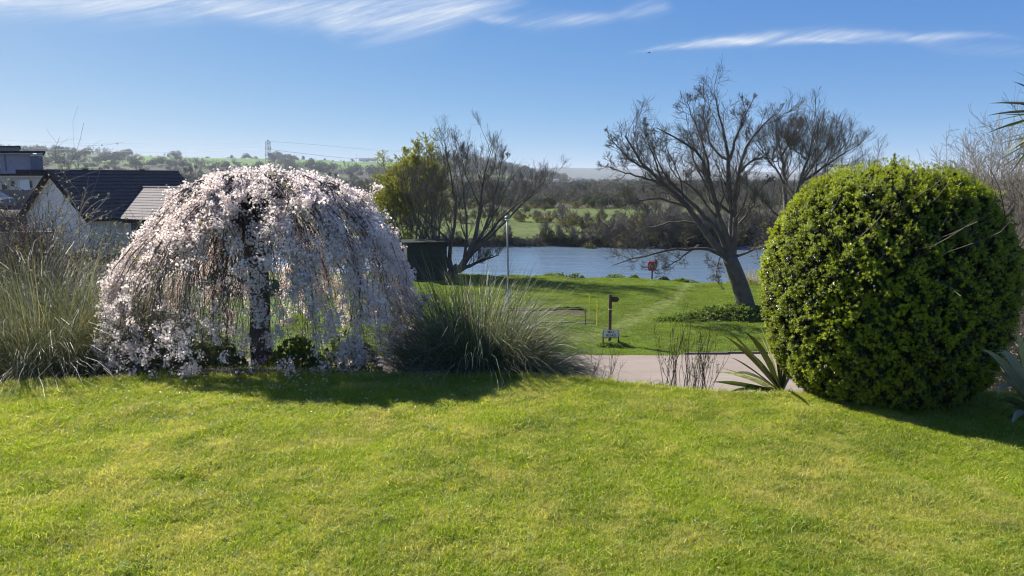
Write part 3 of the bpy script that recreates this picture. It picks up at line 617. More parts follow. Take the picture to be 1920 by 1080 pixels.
# ---------------------------------------------------------------- clipped round bush
bc = np.array((*ground(1667, 560, 0)[:2], 0)); bc = np.array(((1667-960)/F*8.6, 8.6, 0)); bz = Hs(bc[0], bc[1]); 
bush = empty('clipped_bush', (bc[0], bc[1], bz), 'big domed evergreen bush with glossy yellow-green leaves on the right of the lawn', 'bush')
prof_h = np.array((0, .12, .3, .6, .95, 1.3, 1.6, 1.9, 2.15, 2.35, 2.48, 2.55))*1.01; prof_r = np.array((.80, .95, 1.09, 1.18, 1.25, 1.27, 1.24, 1.13, .97, .76, .50, .0))
def bush_shell(n, k0, k1):
    h = rng.uniform(0, 1, n); hh = np.where(rng.uniform(0, 1, n) < .72, h*2.16, 2.16+.46*(1-np.sqrt(h))); a = rng.uniform(0, 2*PI, n)
    hh = np.clip(hh, .02, 2.62); r = np.interp(hh, prof_h, prof_r); top = hh > 2.1
    k = rng.uniform(k0, k1, n)
    lump = 1+.05*wob(a*1.4*1.3, hh*1.3, .55, 4, 1)+.02*wob(a*1.4, hh, .22, 3, 4)
    x, y = np.cos(a)*r*k*lump, np.sin(a)*r*k*lump; z = hh*(1-(1-k)*(hh/2.55)**2)*(1+(lump-1)*.6)
    dr = np.gradient(prof_r, prof_h); nz = -np.interp(hh, prof_h, dr)
    nrm = norm(np.stack((np.cos(a), np.sin(a), np.clip(nz, -.4, 4)), 1)); return np.stack((x, y, z), 1), nrm
def skew(P):   # the left flank bulges lower than the right
    P = P.copy(); P[:, 0] += -.05*np.sin(P[:, 2]*1.3)*(P[:, 0] < 0); return P
new = protocol('bush_sprigs', [rosette('sprig', 9, .030, .0125, MT['bush_leaf'], s, (20, 78), .03) for s in range(5)])
old = protocol('bush_shaded_sprigs', [rosette('shaded_sprig', 9, .040, .018, MT['bush_leaf_shaded'], 30+s, (20, 95), .04) for s in range(4)])
# tips flush in clumps; older leaves between and behind them, coloured near black as inner shade
p0, n0 = bush_shell(80000, .955, 1.02); cl_ = wob(np.arctan2(p0[:, 1], p0[:, 0])*1.35, p0[:, 2], .34, 4, 7)+rng.normal(0, .25, len(p0)); kk_ = cl_ > -.05
p0, n0 = skew(p0[kk_]), n0[kk_]
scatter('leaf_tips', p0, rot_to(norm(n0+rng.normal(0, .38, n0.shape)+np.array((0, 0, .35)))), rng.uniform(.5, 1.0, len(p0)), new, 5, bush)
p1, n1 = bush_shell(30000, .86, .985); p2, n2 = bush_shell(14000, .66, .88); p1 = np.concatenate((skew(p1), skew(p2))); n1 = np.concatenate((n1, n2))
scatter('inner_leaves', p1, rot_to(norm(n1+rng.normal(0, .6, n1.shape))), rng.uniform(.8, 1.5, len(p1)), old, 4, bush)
mb = MB(); T = 46; a = rng.uniform(0, 2*PI, T); P = np.zeros((T, 7, 3))
for k in range(7):
    t = k/6; hz = rng.uniform(.9, 2.2, T) if k == 0 else hz; P[:, k] = np.stack((np.cos(a)*(.12+1.0*t), np.sin(a)*(.12+1.0*t), hz*t**.8), 1)+rng.normal(0, .03, (T, 3))*(k > 0)
tubes(mb, P, np.linspace(1, .25, 7)[None]*rng.uniform(.012, .03, T)[:, None], 5); P2, R2 = children_of(P, np.full((T, 7), .012), 7, .25, .55, 40, 5); tubes(mb, P2, np.maximum(R2, .004), 3)
mb.build('branches', MT['bark'], bush)
# stray shoots that escaped the shears, and a few browned sprigs
sh, sn = bush_shell(46, .97, 1.0); sd3 = norm(sn+np.array((0, 0, .9))+rng.normal(0, .3, sn.shape)); ln = rng.uniform(.08, .22, (46, 1)); mb = MB(); tubes(mb, np.stack((sh-sd3*.1, sh+sd3*ln*.5, sh+sd3*ln), 1), np.full((46, 3), .003), 3); mb.build('stray_shoots', MT['twig'], bush)['kind'] = 'stuff'
tq = np.concatenate([sh+sd3*ln*f for f in (.35, .6, .8, 1.)]); scatter('shoot_leaves', tq, rot_to(np.tile(sd3, (4, 1))), rng.uniform(.5, .9, len(tq)), new, 5, bush)

# ---------------------------------------------------------------- arching grasses
def clump(name, base, n, lmin, lmax, spread, label, cat, mat='pampas', bias=(0, 0), wid=.008, rad=.35, dry=.12, cat_group=None, stiff=1., el=(35, 88)):
    root = empty(name, base, label, cat, cat_group)
    for part, frac, m_ in (('blades', 1-dry, MT[mat]), ('dry_blades', dry, MT['pampas_dry'])):
        k = max(int(n*frac), 3); K = 9; a = rng.uniform(0, 2*PI, k); r = rad*np.sqrt(rng.uniform(0, 1, k)); L = rng.uniform(lmin, lmax, k)*(1 if part == 'blades' else .8)
        e = np.radians(rng.uniform(*el, k)); d = np.stack((np.cos(a)*np.cos(e)+bias[0], np.sin(a)*np.cos(e)+bias[1], np.sin(e)), 1); d = norm(d)
        P = [np.stack((r*np.cos(a), r*np.sin(a), np.zeros(k)-.02), 1)]; dr = rng.uniform(.10, .52, k)/stiff
        for q in range(K-1):
            d = norm(d+np.stack((np.cos(a)*.02*spread, np.sin(a)*.02*spread, -dr*(q/(K-1))**.6), 1)+rng.normal(0, .045, (k, 3))); P.append(P[-1]+d*(L/(K-1))[:, None])
        P = np.stack(P, 1); w = wid*rng.uniform(.6, 1.3, k)[:, None]*np.interp(np.linspace(0, 1, K), (0, .3, .8, 1), (.8, 1, .55, .08))[None]
        mb = MB(); ribbons(mb, P, w, None, .15); o = mb.build(part, m_, root)
    return root
def gz(x, y): return np.array((x, y, Hs(x, y)))
PG_ = 'tall arching grass clumps by the garden edge'
c_ = at(900, 700, 10.1); clump('pampas_grass', gz(c_[0], 10.3), 3900, .8, 2.0, 1, 'arching grey-green pampas clump between the cherry and the lane view', 'ornamental grass', bias=(.05, 0), rad=.48, wid=.009, dry=.16, el=(22, 85), cat_group=PG_)
c_ = at(985, 700, 9.9); clump('pampas_grass', gz(c_[0], 10.0), 1500, .7, 1.15, 1, 'lower grass clump leaning right over the lawn edge, next to the red-stemmed twigs', 'ornamental grass', bias=(.55, 0), rad=.3, wid=.009, dry=.05, cat_group=PG_, el=(15, 75))
c_ = at(842, 560, 10.7); clump('pampas_grass', gz(-.85, 10.9), 420, 1.5, 2.1, 1, 'tall thin upright grass standing right behind the middle pampas clump', 'ornamental grass', rad=.45, wid=.009, cat_group=PG_, el=(60, 90), dry=.3)
c_ = at(812, 690, 10.4); clump('pampas_grass', gz(c_[0], 10.6), 1300, .8, 1.35, 1, 'low dense grass clump touching the right skirt of the cherry', 'ornamental grass', rad=.4, wid=.009, dry=.25, cat_group=PG_)
c_ = at(40, 700, 9.9); clump('pampas_grass', gz(-6.6, 10.7), 5200, 1.2, 3.1, 1, 'large arching green pampas clump at the far left of the lawn', 'ornamental grass', rad=.7, wid=.0095, bias=(.08, 0), dry=.16, el=(25, 85), cat_group=PG_)
clump('pampas_grass', gz(-5.8, 10.9), 2600, 1.2, 2.6, 1, 'arching green grass clump tucked against the left side of the cherry', 'ornamental grass', rad=.45, wid=.009, bias=(-.1, 0), cat_group=PG_, dry=.08)
clump('pampas_grass', gz(-5.6, 12.4), 900, 1.5, 2.4, 1, 'taller thin grass behind the left clump, bending over in front of the house wall', 'ornamental grass', rad=.6, wid=.008, cat_group=PG_, el=(45, 88))
# low plants under the cherry
wl = protocol('weed_sprigs', [rosette('weed_sprig', 7, .07, .035, MT['weed'], 80+s, (20, 85), .06) for s in range(4)])
def leafy(name, c, rx, ry, h, n, coll, k, label, cat, group=None, sc=(.7, 1.3), stems=None):
    root = empty(name, c, label, cat, group); a = rng.uniform(0, 2*PI, n); q = np.sqrt(rng.uniform(0, 1, n)); x = np.cos(a)*q*rx; y = np.sin(a)*q*ry; z = h*(1-q**2.2)*rng.uniform(.25, 1, n)**.6
    gx, gy = c[0]+x, c[1]+y; zz = H(gx, gy)-c[2]+z
    scatter('foliage', np.stack((x, y, zz), 1), np.stack((rng.normal(0, .5, n), rng.normal(0, .5, n), rng.uniform(0, 6.28, n)), 1), rng.uniform(*sc, n), coll, k, root)
    if stems:
        j = rng.integers(0, n, stems); top = np.stack((x, y, zz), 1)[j]; bs = top*np.array((.3, .3, 0))+np.stack((0*j, 0*j, H(c[0]+top[:, 0]*.3, c[1]+top[:, 1]*.3)-c[2]-.02), 1); mid = (bs+top)/2+rng.normal(0, .03, top.shape)
        mb = MB(); tubes(mb, np.stack((bs, mid, top), 1), np.full((stems, 3), .005)*np.array((1.3, 1, .5)), 3); mb.build('stems', MT['twig'], root)
    return root
LP = 'low leafy plants growing beneath the cherry'
for px_, d_, rx, h_, lb in ((400, 10.7, .5, .5, 'low leafy green plant beneath the left half of the cherry'), (560, 10.5, .45, .45, 'yellow-green leafy plant beside the right foot of the cherry trunk'), (660, 10.9, .5, .6, 'low leafy plant under the right side of the cherry'), (300, 10.8, .45, .5, 'low leafy plant under the left edge of the cherry')):
    q = at(px_, 700, d_); leafy('leafy_plant', gz(q[0], d_), rx, .35, h_, 260, wl, 4, lb, 'plant', LP, stems=40)
# ---------------------------------------------------------------- bare trees traced limb by limb
def limbtree(name, base, d0, trunk, limbs, label, cat='tree', group=None, per=(7, 6, 5), tw=(.018, .010), mat='bark', ldep=2.2, lens=((.22, .45), (.25, .5), (.3, .6)), up=.14, twigmat='twig', tr=(.55, .38), curl=.2, minr=.008, leaf=None):
    root = empty(name, base, label, cat, group); B = np.array(base)
    T = np.array([at(a, b, d0)-B for a, b in trunk]); mb = MB(); K = 14
    tube(mb, resample(T, K), np.linspace(tr[0], tr[1], K)*(1+.25*np.exp(-np.arange(K)*.9)), 12); mb.build('trunk', MT[mat], root, True)
    mb = MB(); LP_, LR = [], []
    for li, (pts, r0, r1) in enumerate(limbs):
        dz = rng.uniform(-ldep, ldep); n = len(pts)
        Q = np.array([at(a, b, d0+dz*(k/(n-1))**1.2)-B for k, (a, b) in enumerate(pts)]); Kk = 12; Q = resample(Q, Kk); Q[2:-1] += rng.normal(0, .035, (Kk-3, 3))
        LP_.append(Q); LR.append(np.linspace(r0, r1, Kk)*np.interp(np.arange(Kk), (0, 2), (1.15, 1)))
    P, R = np.array(LP_), np.array(LR)*.85; tubes(mb, P, R, 7); mb.build('limbs', MT[mat], root, True)
    allP = []
    mb = MB(); cP, cR = children_of(P, R, per[0], *lens[0], 40, 9, up=up, curl=curl, r0=.36, tmin=.15, r1=.25); tubes(mb, cP, np.maximum(cR, minr*1.5), 5); allP.append(cP)
    dP, dR = children_of(cP, cR, per[1], *lens[1], 40, 7, up=up*.7, curl=curl*1.1, r0=.5, r1=.3); tubes(mb, dP, np.maximum(dR, minr), 3); allP.append(dP)
    mb.build('branches', MT[mat], root, True)
    mb = MB(); eP, eR = children_of(dP, dR, per[2], *lens[2], 40, 5, up=up*.5, curl=curl*1.2, r0=.6, r1=.5, tmin=.1); tubes(mb, eP, np.full(eR.shape, minr*.55), 3); mb.build('twigs', MT[twigmat], root); allP.append(eP)
    print(name, len(cP), len(dP), len(eP))
    return root, allP
TB = at(1400, 592, 41); TB[2] = Hs(TB[0], 41)
t1 = [(1404, 600), (1397, 565), (1386, 530), (1375, 500), (1367, 482)]
L1 = [([(1369, 490), (1343, 463), (1317, 430), (1293, 390), (1257, 353), (1213, 317), (1190, 290), (1172, 255)], .24, .05),
 ([(1368, 485), (1357, 450), (1327, 407), (1297, 387), (1270, 352), (1240, 322), (1225, 280)], .18, .03),
 ([(1370, 485), (1372, 453), (1347, 413), (1337, 363), (1327, 313), (1320, 285), (1297, 272), (1263, 260), (1232, 240)], .2, .03),
 ([(1330, 330), (1320, 267), (1305, 238), (1288, 192)], .09, .02),
 ([(1372, 485), (1374, 453), (1370, 387), (1367, 333), (1368, 283), (1360, 265), (1350, 235), (1342, 185)], .24, .03),
 ([(1368, 300), (1384, 245), (1398, 215), (1412, 188)], .1, .02),
 ([(1374, 480), (1380, 407), (1377, 360), (1387, 317), (1393, 283), (1407, 260), (1430, 233), (1452, 215)], .2, .03),
 ([(1385, 325), (1407, 303), (1433, 293), (1460, 303)], .09, .02),
 ([(1365, 484), (1337, 470), (1310, 460), (1263, 470), (1207, 477), (1180, 487), (1148, 498)], .13, .02),
 ([(1310, 460), (1285, 478), (1255, 500), (1228, 508)], .06, .015),
 ([(1382, 480), (1400, 474), (1420, 466), (1445, 462), (1470, 452)], .09, .02),
 ([(1352, 478), (1343, 500), (1345, 522), (1354, 530)], .04, .012),
 ([(1293, 390), (1262, 378), (1220, 372), (1175, 385), (1150, 380)], .09, .02),
 ([(1310, 420), (1270, 412), (1235, 425), (1195, 430), (1165, 445)], .08, .015),
 ([(1257, 353), (1215, 335), (1175, 325), (1140, 312)], .09, .02),
 ([(1213, 317), (1180, 300), (1150, 268), (1138, 255)], .07, .015),
 ([(1240, 335), (1228, 300), (1215, 265), (1205, 232)], .07, .015),
 ([(1370, 400), (1345, 380), (1320, 345), (1300, 300), (1290, 270)], .09, .02),
 ([(1366, 300), (1340, 290), (1325, 250), (1320, 205), (1325, 175)], .08, .015),
 ([(1386, 420), (1410, 390), (1425, 355), (1440, 340)], .08, .02),
 ([(1345, 410), (1300, 350), (1262, 330), (1250, 300)], .08, .015)]
big, _ = limbtree('bare_tree', TB, 41, t1, L1, 'large leaning bare tree with wide forked limbs beside the river', per=(12, 9, 8), tr=(.50, .38), minr=.008, lens=((.16, .46), (.35, .8), (.4, .9)), curl=.18, up=.10)
TB2 = at(1480, 530, 55); TB2[2] = Hs(TB2[0], 55)
t2 = [(1484, 540), (1480, 470), (1477, 430), (1475, 400)]
L2 = [([(1475, 405), (1470, 340), (1467, 300), (1460, 262), (1452, 238)], .22, .03), ([(1475, 410), (1500, 345), (1515, 295), (1524, 258), (1530, 236)], .18, .03), ([(1477, 420), (1530, 365), (1585, 345), (1635, 330)], .15, .02),
 ([(1470, 345), (1445, 300), (1420, 275), (1408, 255)], .1, .02), ([(1500, 345), (1548, 310), (1585, 285), (1608, 272)], .12, .02), ([(1478, 435), (1540, 390), (1605, 380), (1655, 362)], .12, .02), ([(1467, 290), (1482, 262), (1495, 236)], .1, .02),
 ([(1477, 425), (1440, 385), (1415, 355), (1395, 345)], .12, .02), ([(1500, 345), (1530, 300), (1556, 268), (1570, 248)], .1, .02), ([(1479, 445), (1450, 430), (1420, 425), (1390, 410)], .1, .02), ([(1515, 300), (1480, 275), (1470, 250)], .07, .02), ([(1540, 400), (1570, 410), (1610, 400)], .07, .02)]
limbtree('bare_tree', TB2, 55, t2, L2, 'finer-twigged bare tree rising behind the big clipped bush', per=(18, 10, 8), tr=(.30, .22), minr=.0095, curl=.18, up=.22, ldep=3, twigmat='twig_far', lens=((.25, .55), (.35, .75), (.4, .85)))
# willow thicket by the water
WB = at(850, 512, 58.5); WB[2] = Hs(WB[0], 58.5)
t3 = [(846, 518), (850, 508), (860, 500)]
L3 = [([(858, 509), (874, 484), (888, 462), (894, 431), (902, 392), (902, 350), (912, 305), (922, 278)], .26, .03), ([(862, 509), (886, 470), (922, 431), (949, 398), (980, 375), (1010, 350)], .2, .03),
 ([(846, 505), (836, 487), (847, 456), (858, 398), (844, 325), (838, 298), (834, 268)], .2, .03), ([(846, 505), (813, 470), (799, 431), (763, 384), (750, 345)], .15, .02), ([(848, 505), (810, 470), (810, 415), (808, 359), (791, 303)], .15, .02),
 ([(850, 505), (824, 470), (824, 415), (830, 359), (840, 320)], .14, .02), ([(860, 508), (880, 498), (916, 484), (935, 478)], .2, .04), ([(880, 480), (924, 442), (944, 420), (972, 387), (1000, 365), (1030, 330)], .14, .02),
 ([(866, 505), (900, 488), (925, 478)], .14, .03), ([(870, 490), (876, 440), (872, 390), (866, 330), (860, 300)], .14, .02), ([(890, 462), (930, 400), (945, 360), (965, 320), (985, 310)], .1, .02), ([(885, 470), (915, 420), (930, 370), (937, 325), (942, 296)], .12, .02),
 ([(902, 392), (880, 340), (868, 315), (866, 288)], .08, .02), ([(836, 487), (800, 455), (770, 430), (740, 420)], .1, .02), ([(847, 456), (785, 400), (770, 350), (775, 310)], .1, .02), ([(902, 345), (930, 315), (952, 296)], .08, .02)]
limbtree('riverside_willow', WB, 58.5, t3, L3, 'many-stemmed bare willow leaning over the river bank left of the lamp post', per=(11, 8, 8), tr=(.42, .34), minr=.008, up=.24, ldep=2.5, mat='bark', twigmat='twig_far', lens=((.2, .5), (.35, .75), (.4, .8)), curl=.15)
# leafy young willow behind, to the left
GB2 = at(772, 505, 62); GB2[2] = Hs(GB2[0], 62)
L4 = [([(772, 500), (740, 430), (722, 380), (716, 345)], .12, .02), ([(772, 500), (760, 400), (752, 340), (748, 315)], .12, .02), ([(774, 500), (785, 400), (788, 330), (790, 298)], .12, .02), ([(774, 500), (812, 410), (822, 350), (825, 320)], .12, .02), ([(772, 490), (725, 440), (712, 410)], .09, .02), ([(772, 495), (735, 400), (738, 340), (735, 320)], .09, .02), ([(772, 495), (775, 380), (776, 320), (774, 300)], .09, .02), ([(773, 495), (745, 445), (730, 395), (726, 360)], .09, .02), ([(773, 495), (755, 430), (745, 380), (744, 345)], .09, .02), ([(773, 495), (800, 400), (812, 345), (810, 322)], .09, .02), ([(772, 500), (770, 420), (768, 350), (765, 310)], .1, .02), ([(775, 490), (800, 430), (800, 360), (806, 310)], .1, .02)]
gw, gp = limbtree('leafing_willow', GB2, 62, [(772, 518), (772, 505), (773, 495)], L4, 'willow with fresh yellow-green leaves just left of the bare willow', per=(11, 8, 6), tr=(.3, .24), minr=.009, up=.12, ldep=1.6, lens=((.25, .55), (.35, .7), (.4, .7)), curl=.24)
wlf = protocol('willow_leaves', [rosette('willow_sprig', 8, .07, .024, MT['willow_leaf'], 120+s, (20, 100), .1) for s in range(3)])
A, _, _ = along(gp[2], 60000, .05); A = A[wob(A[:, 0], A[:, 2]+A[:, 1], 1.6, 4, 1)+rng.normal(0, .4, len(A)) > -.9]; scatter('leaves', A, rng.uniform(0, 6.28, (len(A), 3)), rng.uniform(.6, 1.2, len(A)), wlf, 3, gw)

# ---------------------------------------------------------------- generic bare crowns, bushes, evergreens for the middle and far distance
def bare_proto(name, seed, h, spread, tr, mat, per=(9, 7, 6), minr=.03, low=.15, stems=1, r0=.55):
    global rng
    keep = rng; rng = np.random.default_rng(seed); mb = MB(); P = []
    for s in range(stems):
        a = rng.uniform(0, 6.28); l = .25*h if stems > 1 else .04*h
        P.append(resample([(0+.1*s, 0, -.3), (math.cos(a)*l*.3, math.sin(a)*l*.3, h*.35), (math.cos(a)*l*.8, math.sin(a)*l*.8, h*.7), (math.cos(a)*l, math.sin(a)*l, h*.95)], 8))
    P = np.array(P); R = np.linspace(tr, tr*.2, 8)[None].repeat(stems, 0); tubes(mb, P, R, 6)
    a_, b_ = children_of(P, R, per[0], .35*spread, .75*spread, 48, 7, up=.2, curl=.15, r0=r0, tmin=low); tubes(mb, a_, np.maximum(b_, minr*1.5), 4)
    c_, d_ = children_of(a_, b_, per[1], .35, .65, 42, 5, up=.15, curl=.2, r0=r0); tubes(mb, c_, np.maximum(d_, minr), 3)
    e_, f_ = children_of(c_, d_, per[2], .35, .75, 42, 4, up=.05, curl=.22); e_[..., 2] = np.maximum(e_[..., 2], 0); tubes(mb, e_, np.full(f_.shape, minr*.75), 3)
    rng = keep; me = mb.mesh(name, mat); return me
def puff_proto(name, seed, w, h, n, leaf, mat, flat=.0, lobes=7):
    """a crown made of many small leaf faces in uneven clumps"""
    g = np.random.default_rng(seed); c = np.stack((g.normal(0, w*.27, lobes), g.normal(0, w*.27, lobes), g.uniform(.25, .8, lobes)*h), 1); rr_ = g.uniform(.16, .34, lobes)*min(w, h)
    k = g.integers(0, lobes, n); d = norm(g.normal(0, 1, (n, 3))); q = c[k]+d*(rr_[k]*g.uniform(.35, 1.12, n)**.5)[:, None]; q[:, 2] = np.maximum(q[:, 2], g.uniform(0, .25, n)*h*.5)
    q += g.normal(0, .04*w, q.shape)*(g.uniform(0, 1, (n, 1)) < .3)
    a = norm(g.normal(0, 1, (n, 3))); b = norm(np.cross(a, g.normal(0, 1, (n, 3)))); s = leaf*g.uniform(.5, 1.3, (n, 1))
    V = np.stack((q-a*s, q+b*s*.6, q+a*s, q-b*s*.6), 1).reshape(-1, 3); mb = MB(); mb.add(V, np.arange(n*4).reshape(-1, 4)); return mb.mesh(name, mat)
bares = [bare_proto('bare_crown', 200+s, 8, [1, .8, 1.15, .9][s], .16, MT['twig_far'], low=.12) for s in range(4)]
fines = [bare_proto('fine_crown', 280+s, 8, [1, .85, 1.1][s], .06, MT['twig_far'], per=(13, 10, 8), minr=.007, low=.08, stems=3, r0=.3) for s in range(3)]
fscrubs = [bare_proto('hedge_twigs', 290+s, 4.2, 1.1, .035, MT['twig_far'], per=(14, 11, 9), minr=.004, low=.03, stems=6, r0=.35) for s in range(2)]
scrubs = [bare_proto('scrub_crown', 220+s, 4.2, 1.1, .06, MT['twig_far'], per=(8, 7, 6), minr=.02, low=.05, stems=4) for s in range(3)]
puffs = [puff_proto('scrub_leaves', 240+s, 5, 3.6, 2600, .14, MT['scrub']) for s in range(3)]
dpuffs = [puff_proto('dark_scrub_leaves', 250+s, 5, 3.2, 3000, .14, MT['scrub_dark']) for s in range(3)]
evers = [puff_proto('evergreen_crown', 260+s, 7, 9, 3200, .30, MT['ever_leaf'], lobes=9) for s in range(2)]
trunkme = MB(); tube(trunkme, [(0, 0, -.3), (.05, 0, 3), (0, .1, 6)], (.18, .13, .06), 6); trunkme = trunkme.mesh('trunk', MT['twig_far'])
def shrub(x, y, s, parts, name, label, cat, group, sz=None, dz=-.1):
    r = empty(name, (x, y, Hs(x, y)+dz), label, cat, group, random.uniform(0, 6.28)); r.scale = (s*random.uniform(.85, 1.2), s*random.uniform(.85, 1.2), s*(sz or 1)*random.uniform(.85, 1.15))
    for pn, me in parts: link(pn, me, r)
    return r
# far bank: dark overhanging scrub along the water
G1 = 'scrubby bushes along the far river bank'
ORD = ['first', 'second', 'third', 'fourth', 'fifth', 'sixth', 'seventh', 'eighth', 'ninth', 'tenth', 'eleventh', 'twelfth', 'thirteenth', 'fourteenth', 'fifteenth', 'sixteenth', 'seventeenth', 'eighteenth', 'nineteenth', 'twentieth', 'twenty-first', 'twenty-second', 'twenty-third', 'twenty-fourth']
cnt = {}
def place_label(text, P_, marks):
    m_ = [a for a in marks if a[0] <= P_]; m_ = m_[-1] if m_ else marks[0]; cnt[(text, m_[1])] = cnt.get((text, m_[1]), -1)+1
    return '%s, %s one right of the %s' % (text, ORD[min(cnt[(text, m_[1])], 23)], m_[1])
MARKS = [(830, 'bare willow'), (952, 'lamp post'), (1143, 'finger post'), (1222, 'life ring'), (1400, 'leaning trunk')]
xx = -11.
while xx < 34:
    y = float(far_bank(np.array(xx)))+random.uniform(-.3, .9)
    P_ = float(pxaz(np.array(xx), np.array(y))); tall = np.interp(P_, (800, 940, 1000, 1060, 1120, 1200, 1300, 1500), (.36, .36, .36, .5, .66, .70, .72, .9))*random.uniform(.85, 1.12)
    dark = random.random() < .8
    shrub(xx, y, tall, [('branches', random.choice(scrubs)), ('foliage', random.choice(dpuffs if dark else puffs))], 'bank_bush', place_label('dark scrub overhanging the far bank', P_, MARKS), 'bush', G1, dz=-.55); xx += random.uniform(1.0, 1.8)
G2 = 'scrub lines in the meadow beyond the river'
for k in range(64):
    band = k % 3; P_ = 815+k*10.3+random.uniform(-8, 8); y = (random.uniform(100, 108), random.uniform(127, 143), random.uniform(150, 184))[band]
    if band == 0 and P_ < 1050: band = 1; y = random.uniform(127, 140)
    if band == 2 and 1060 < P_ < 1150: continue
    x = (P_-960)/F/1.0098*y; s = (random.uniform(.45, .8), random.uniform(.28, .46), random.uniform(.3, .5))[band]
    shrub(x, y, s, [('branches', random.choice(scrubs)), ('foliage', random.choice(puffs))], 'meadow_bush', place_label('olive-brown meadow scrub beyond the river', P_, MARKS), 'bush', G2)
G3 = 'bare trees of the wood beyond the meadow'
for k in range(150):
    P_ = -60+k*11.5+random.uniform(-8, 8); y = random.uniform(186, 235) if k % 2 else random.uniform(235, 330); x = (P_-960)/F/1.0098*y
    s = np.interp(P_, (0, 700, 1000, 1130, 1180, 1300, 1500), (1, .8, .62, .56, .42, .5, .8))*random.uniform(.75, 1.15)*(1 if k % 2 else 1.1)
    if P_ < 560: y *= 1.25; x *= 1.25
    q = [('branches', random.choice(bares))]
    if random.random() < .6: q.append(('foliage', random.choice(puffs)))
    shrub(x, y, s, q, 'woodland_tree', 'bare grey-brown tree in the wood beyond the far meadow', 'tree', G3)
G6 = 'trees along the far bank behind the bare trees'
for k in range(26):
    P_ = random.uniform(1290, 1960); y = random.uniform(101, 150); x = (P_-960)/F/1.0098*y; s = random.uniform(.55, .95)*(1.0 if P_ > 1380 else .7)
    shrub(x, y, s, [('branches', random.choice(fines))]+([('foliage', random.choice(puffs))] if random.random() < .35 else []), 'riverside_tree', place_label('bare far-bank tree', P_, [(1290, 'life ring'), (1400, 'leaning trunk'), (1480, 'finer-twigged tree'), (1670, 'middle of the clipped bush')]), 'tree', G6)
# the wooded plain behind: one mass
wc = protocol('wood_crowns', bares[:3]+puffs[:2]+[evers[0]])
def mass(name, n, pr, dr_, sc, label, cond=None):
    P_ = rng.uniform(*pr, n); r = dr_[0]+(dr_[1]-dr_[0])*rng.uniform(0, 1, n)**1.2; x = (P_-960)/F/1.0098*r; y = r
    if cond is not None: k = cond(P_, x, y); x, y = x[k], y[k]
    z = H(x, y)-.3; s = rng.uniform(*sc, len(x)); return tag(scatter(name, np.stack((x, y, z), 1), np.stack((0*x, 0*x, rng.uniform(0, 6.28, len(x))), 1), np.stack((s*1.2, s*1.2, s), 1), wc, 6), label, 'woodland')
mass('woodland', 3600, (-200, 2150), (330, 950), (.42, .72), 'hazy grey-brown woodland filling the valley floor')
mass('wood_edge_scrub', 900, (560, 2100), (188, 340), (.28, .5), 'low scrub filling the edge of the wood beyond the meadow')
mass('hillside_wood', 2000, (-200, 1060), (950, 1750), (.8, 1.5), 'woods and hedgerows on the hazy left-hand hillside', lambda P_, x, y: (~(((P_ > 340)&(P_ < 505)|(P_ > 555)&(P_ < 765)|(P_ > 250)&(P_ < 325))&(y > 1130))|(rng.uniform(0, 1, len(P_)) < .03))&((wob(x, y, 260, 3, 4) > -.35)|(y < 1150)))
mass('distant_wood', 2200, (900, 2150), (950, 2600), (.5, .9), 'distant trees on the plain towards the blue hills')
G4 = 'trees on the skyline of the left hill'
SM = [(85, 'flat-roofed house'), (260, 'bungalow gable'), (365, 'cherry edge'), (500, 'tall pylon'), (735, 'far mast')]
for k, P_ in enumerate([92, 118, 130, 150, 170, 190, 215, 236, 247, 262, 285, 300, 318, 340, 352, 372, 390, 437, 458, 473, 482, 512, 520, 528, 550, 570, 592, 610, 625, 640, 662, 690, 705, 722, 735, 748]):
    y = 1800+random.uniform(-25, 15); x = (P_-960)/F/1.0098*y; kind = k % 3; s = random.uniform(.7, 1.25)
    if P_ in (437, 458, 482): s = 1.1; kind = 0
    if P_ in (512, 520, 528): s = 1.9; kind = 0
    q = [('foliage', random.choice(evers)), ('trunk', trunkme)] if kind != 2 else [('branches', random.choice(bares))]
    r = shrub(x, y, s*1.15, q, 'skyline_tree', place_label('small skyline tree on the left hill', P_, SM), 'tree', G4)
for k in range(70):
    P_ = random.uniform(80, 800); y = 1795+random.uniform(-10, 10); x = (P_-960)/F/1.0098*y
    shrub(x, y, random.uniform(.5, .9), [('foliage', random.choice(puffs))], 'skyline_bush', 'hedge bush along the ridge of the left hill', 'bush', 'hedge along the ridge of the left hill')

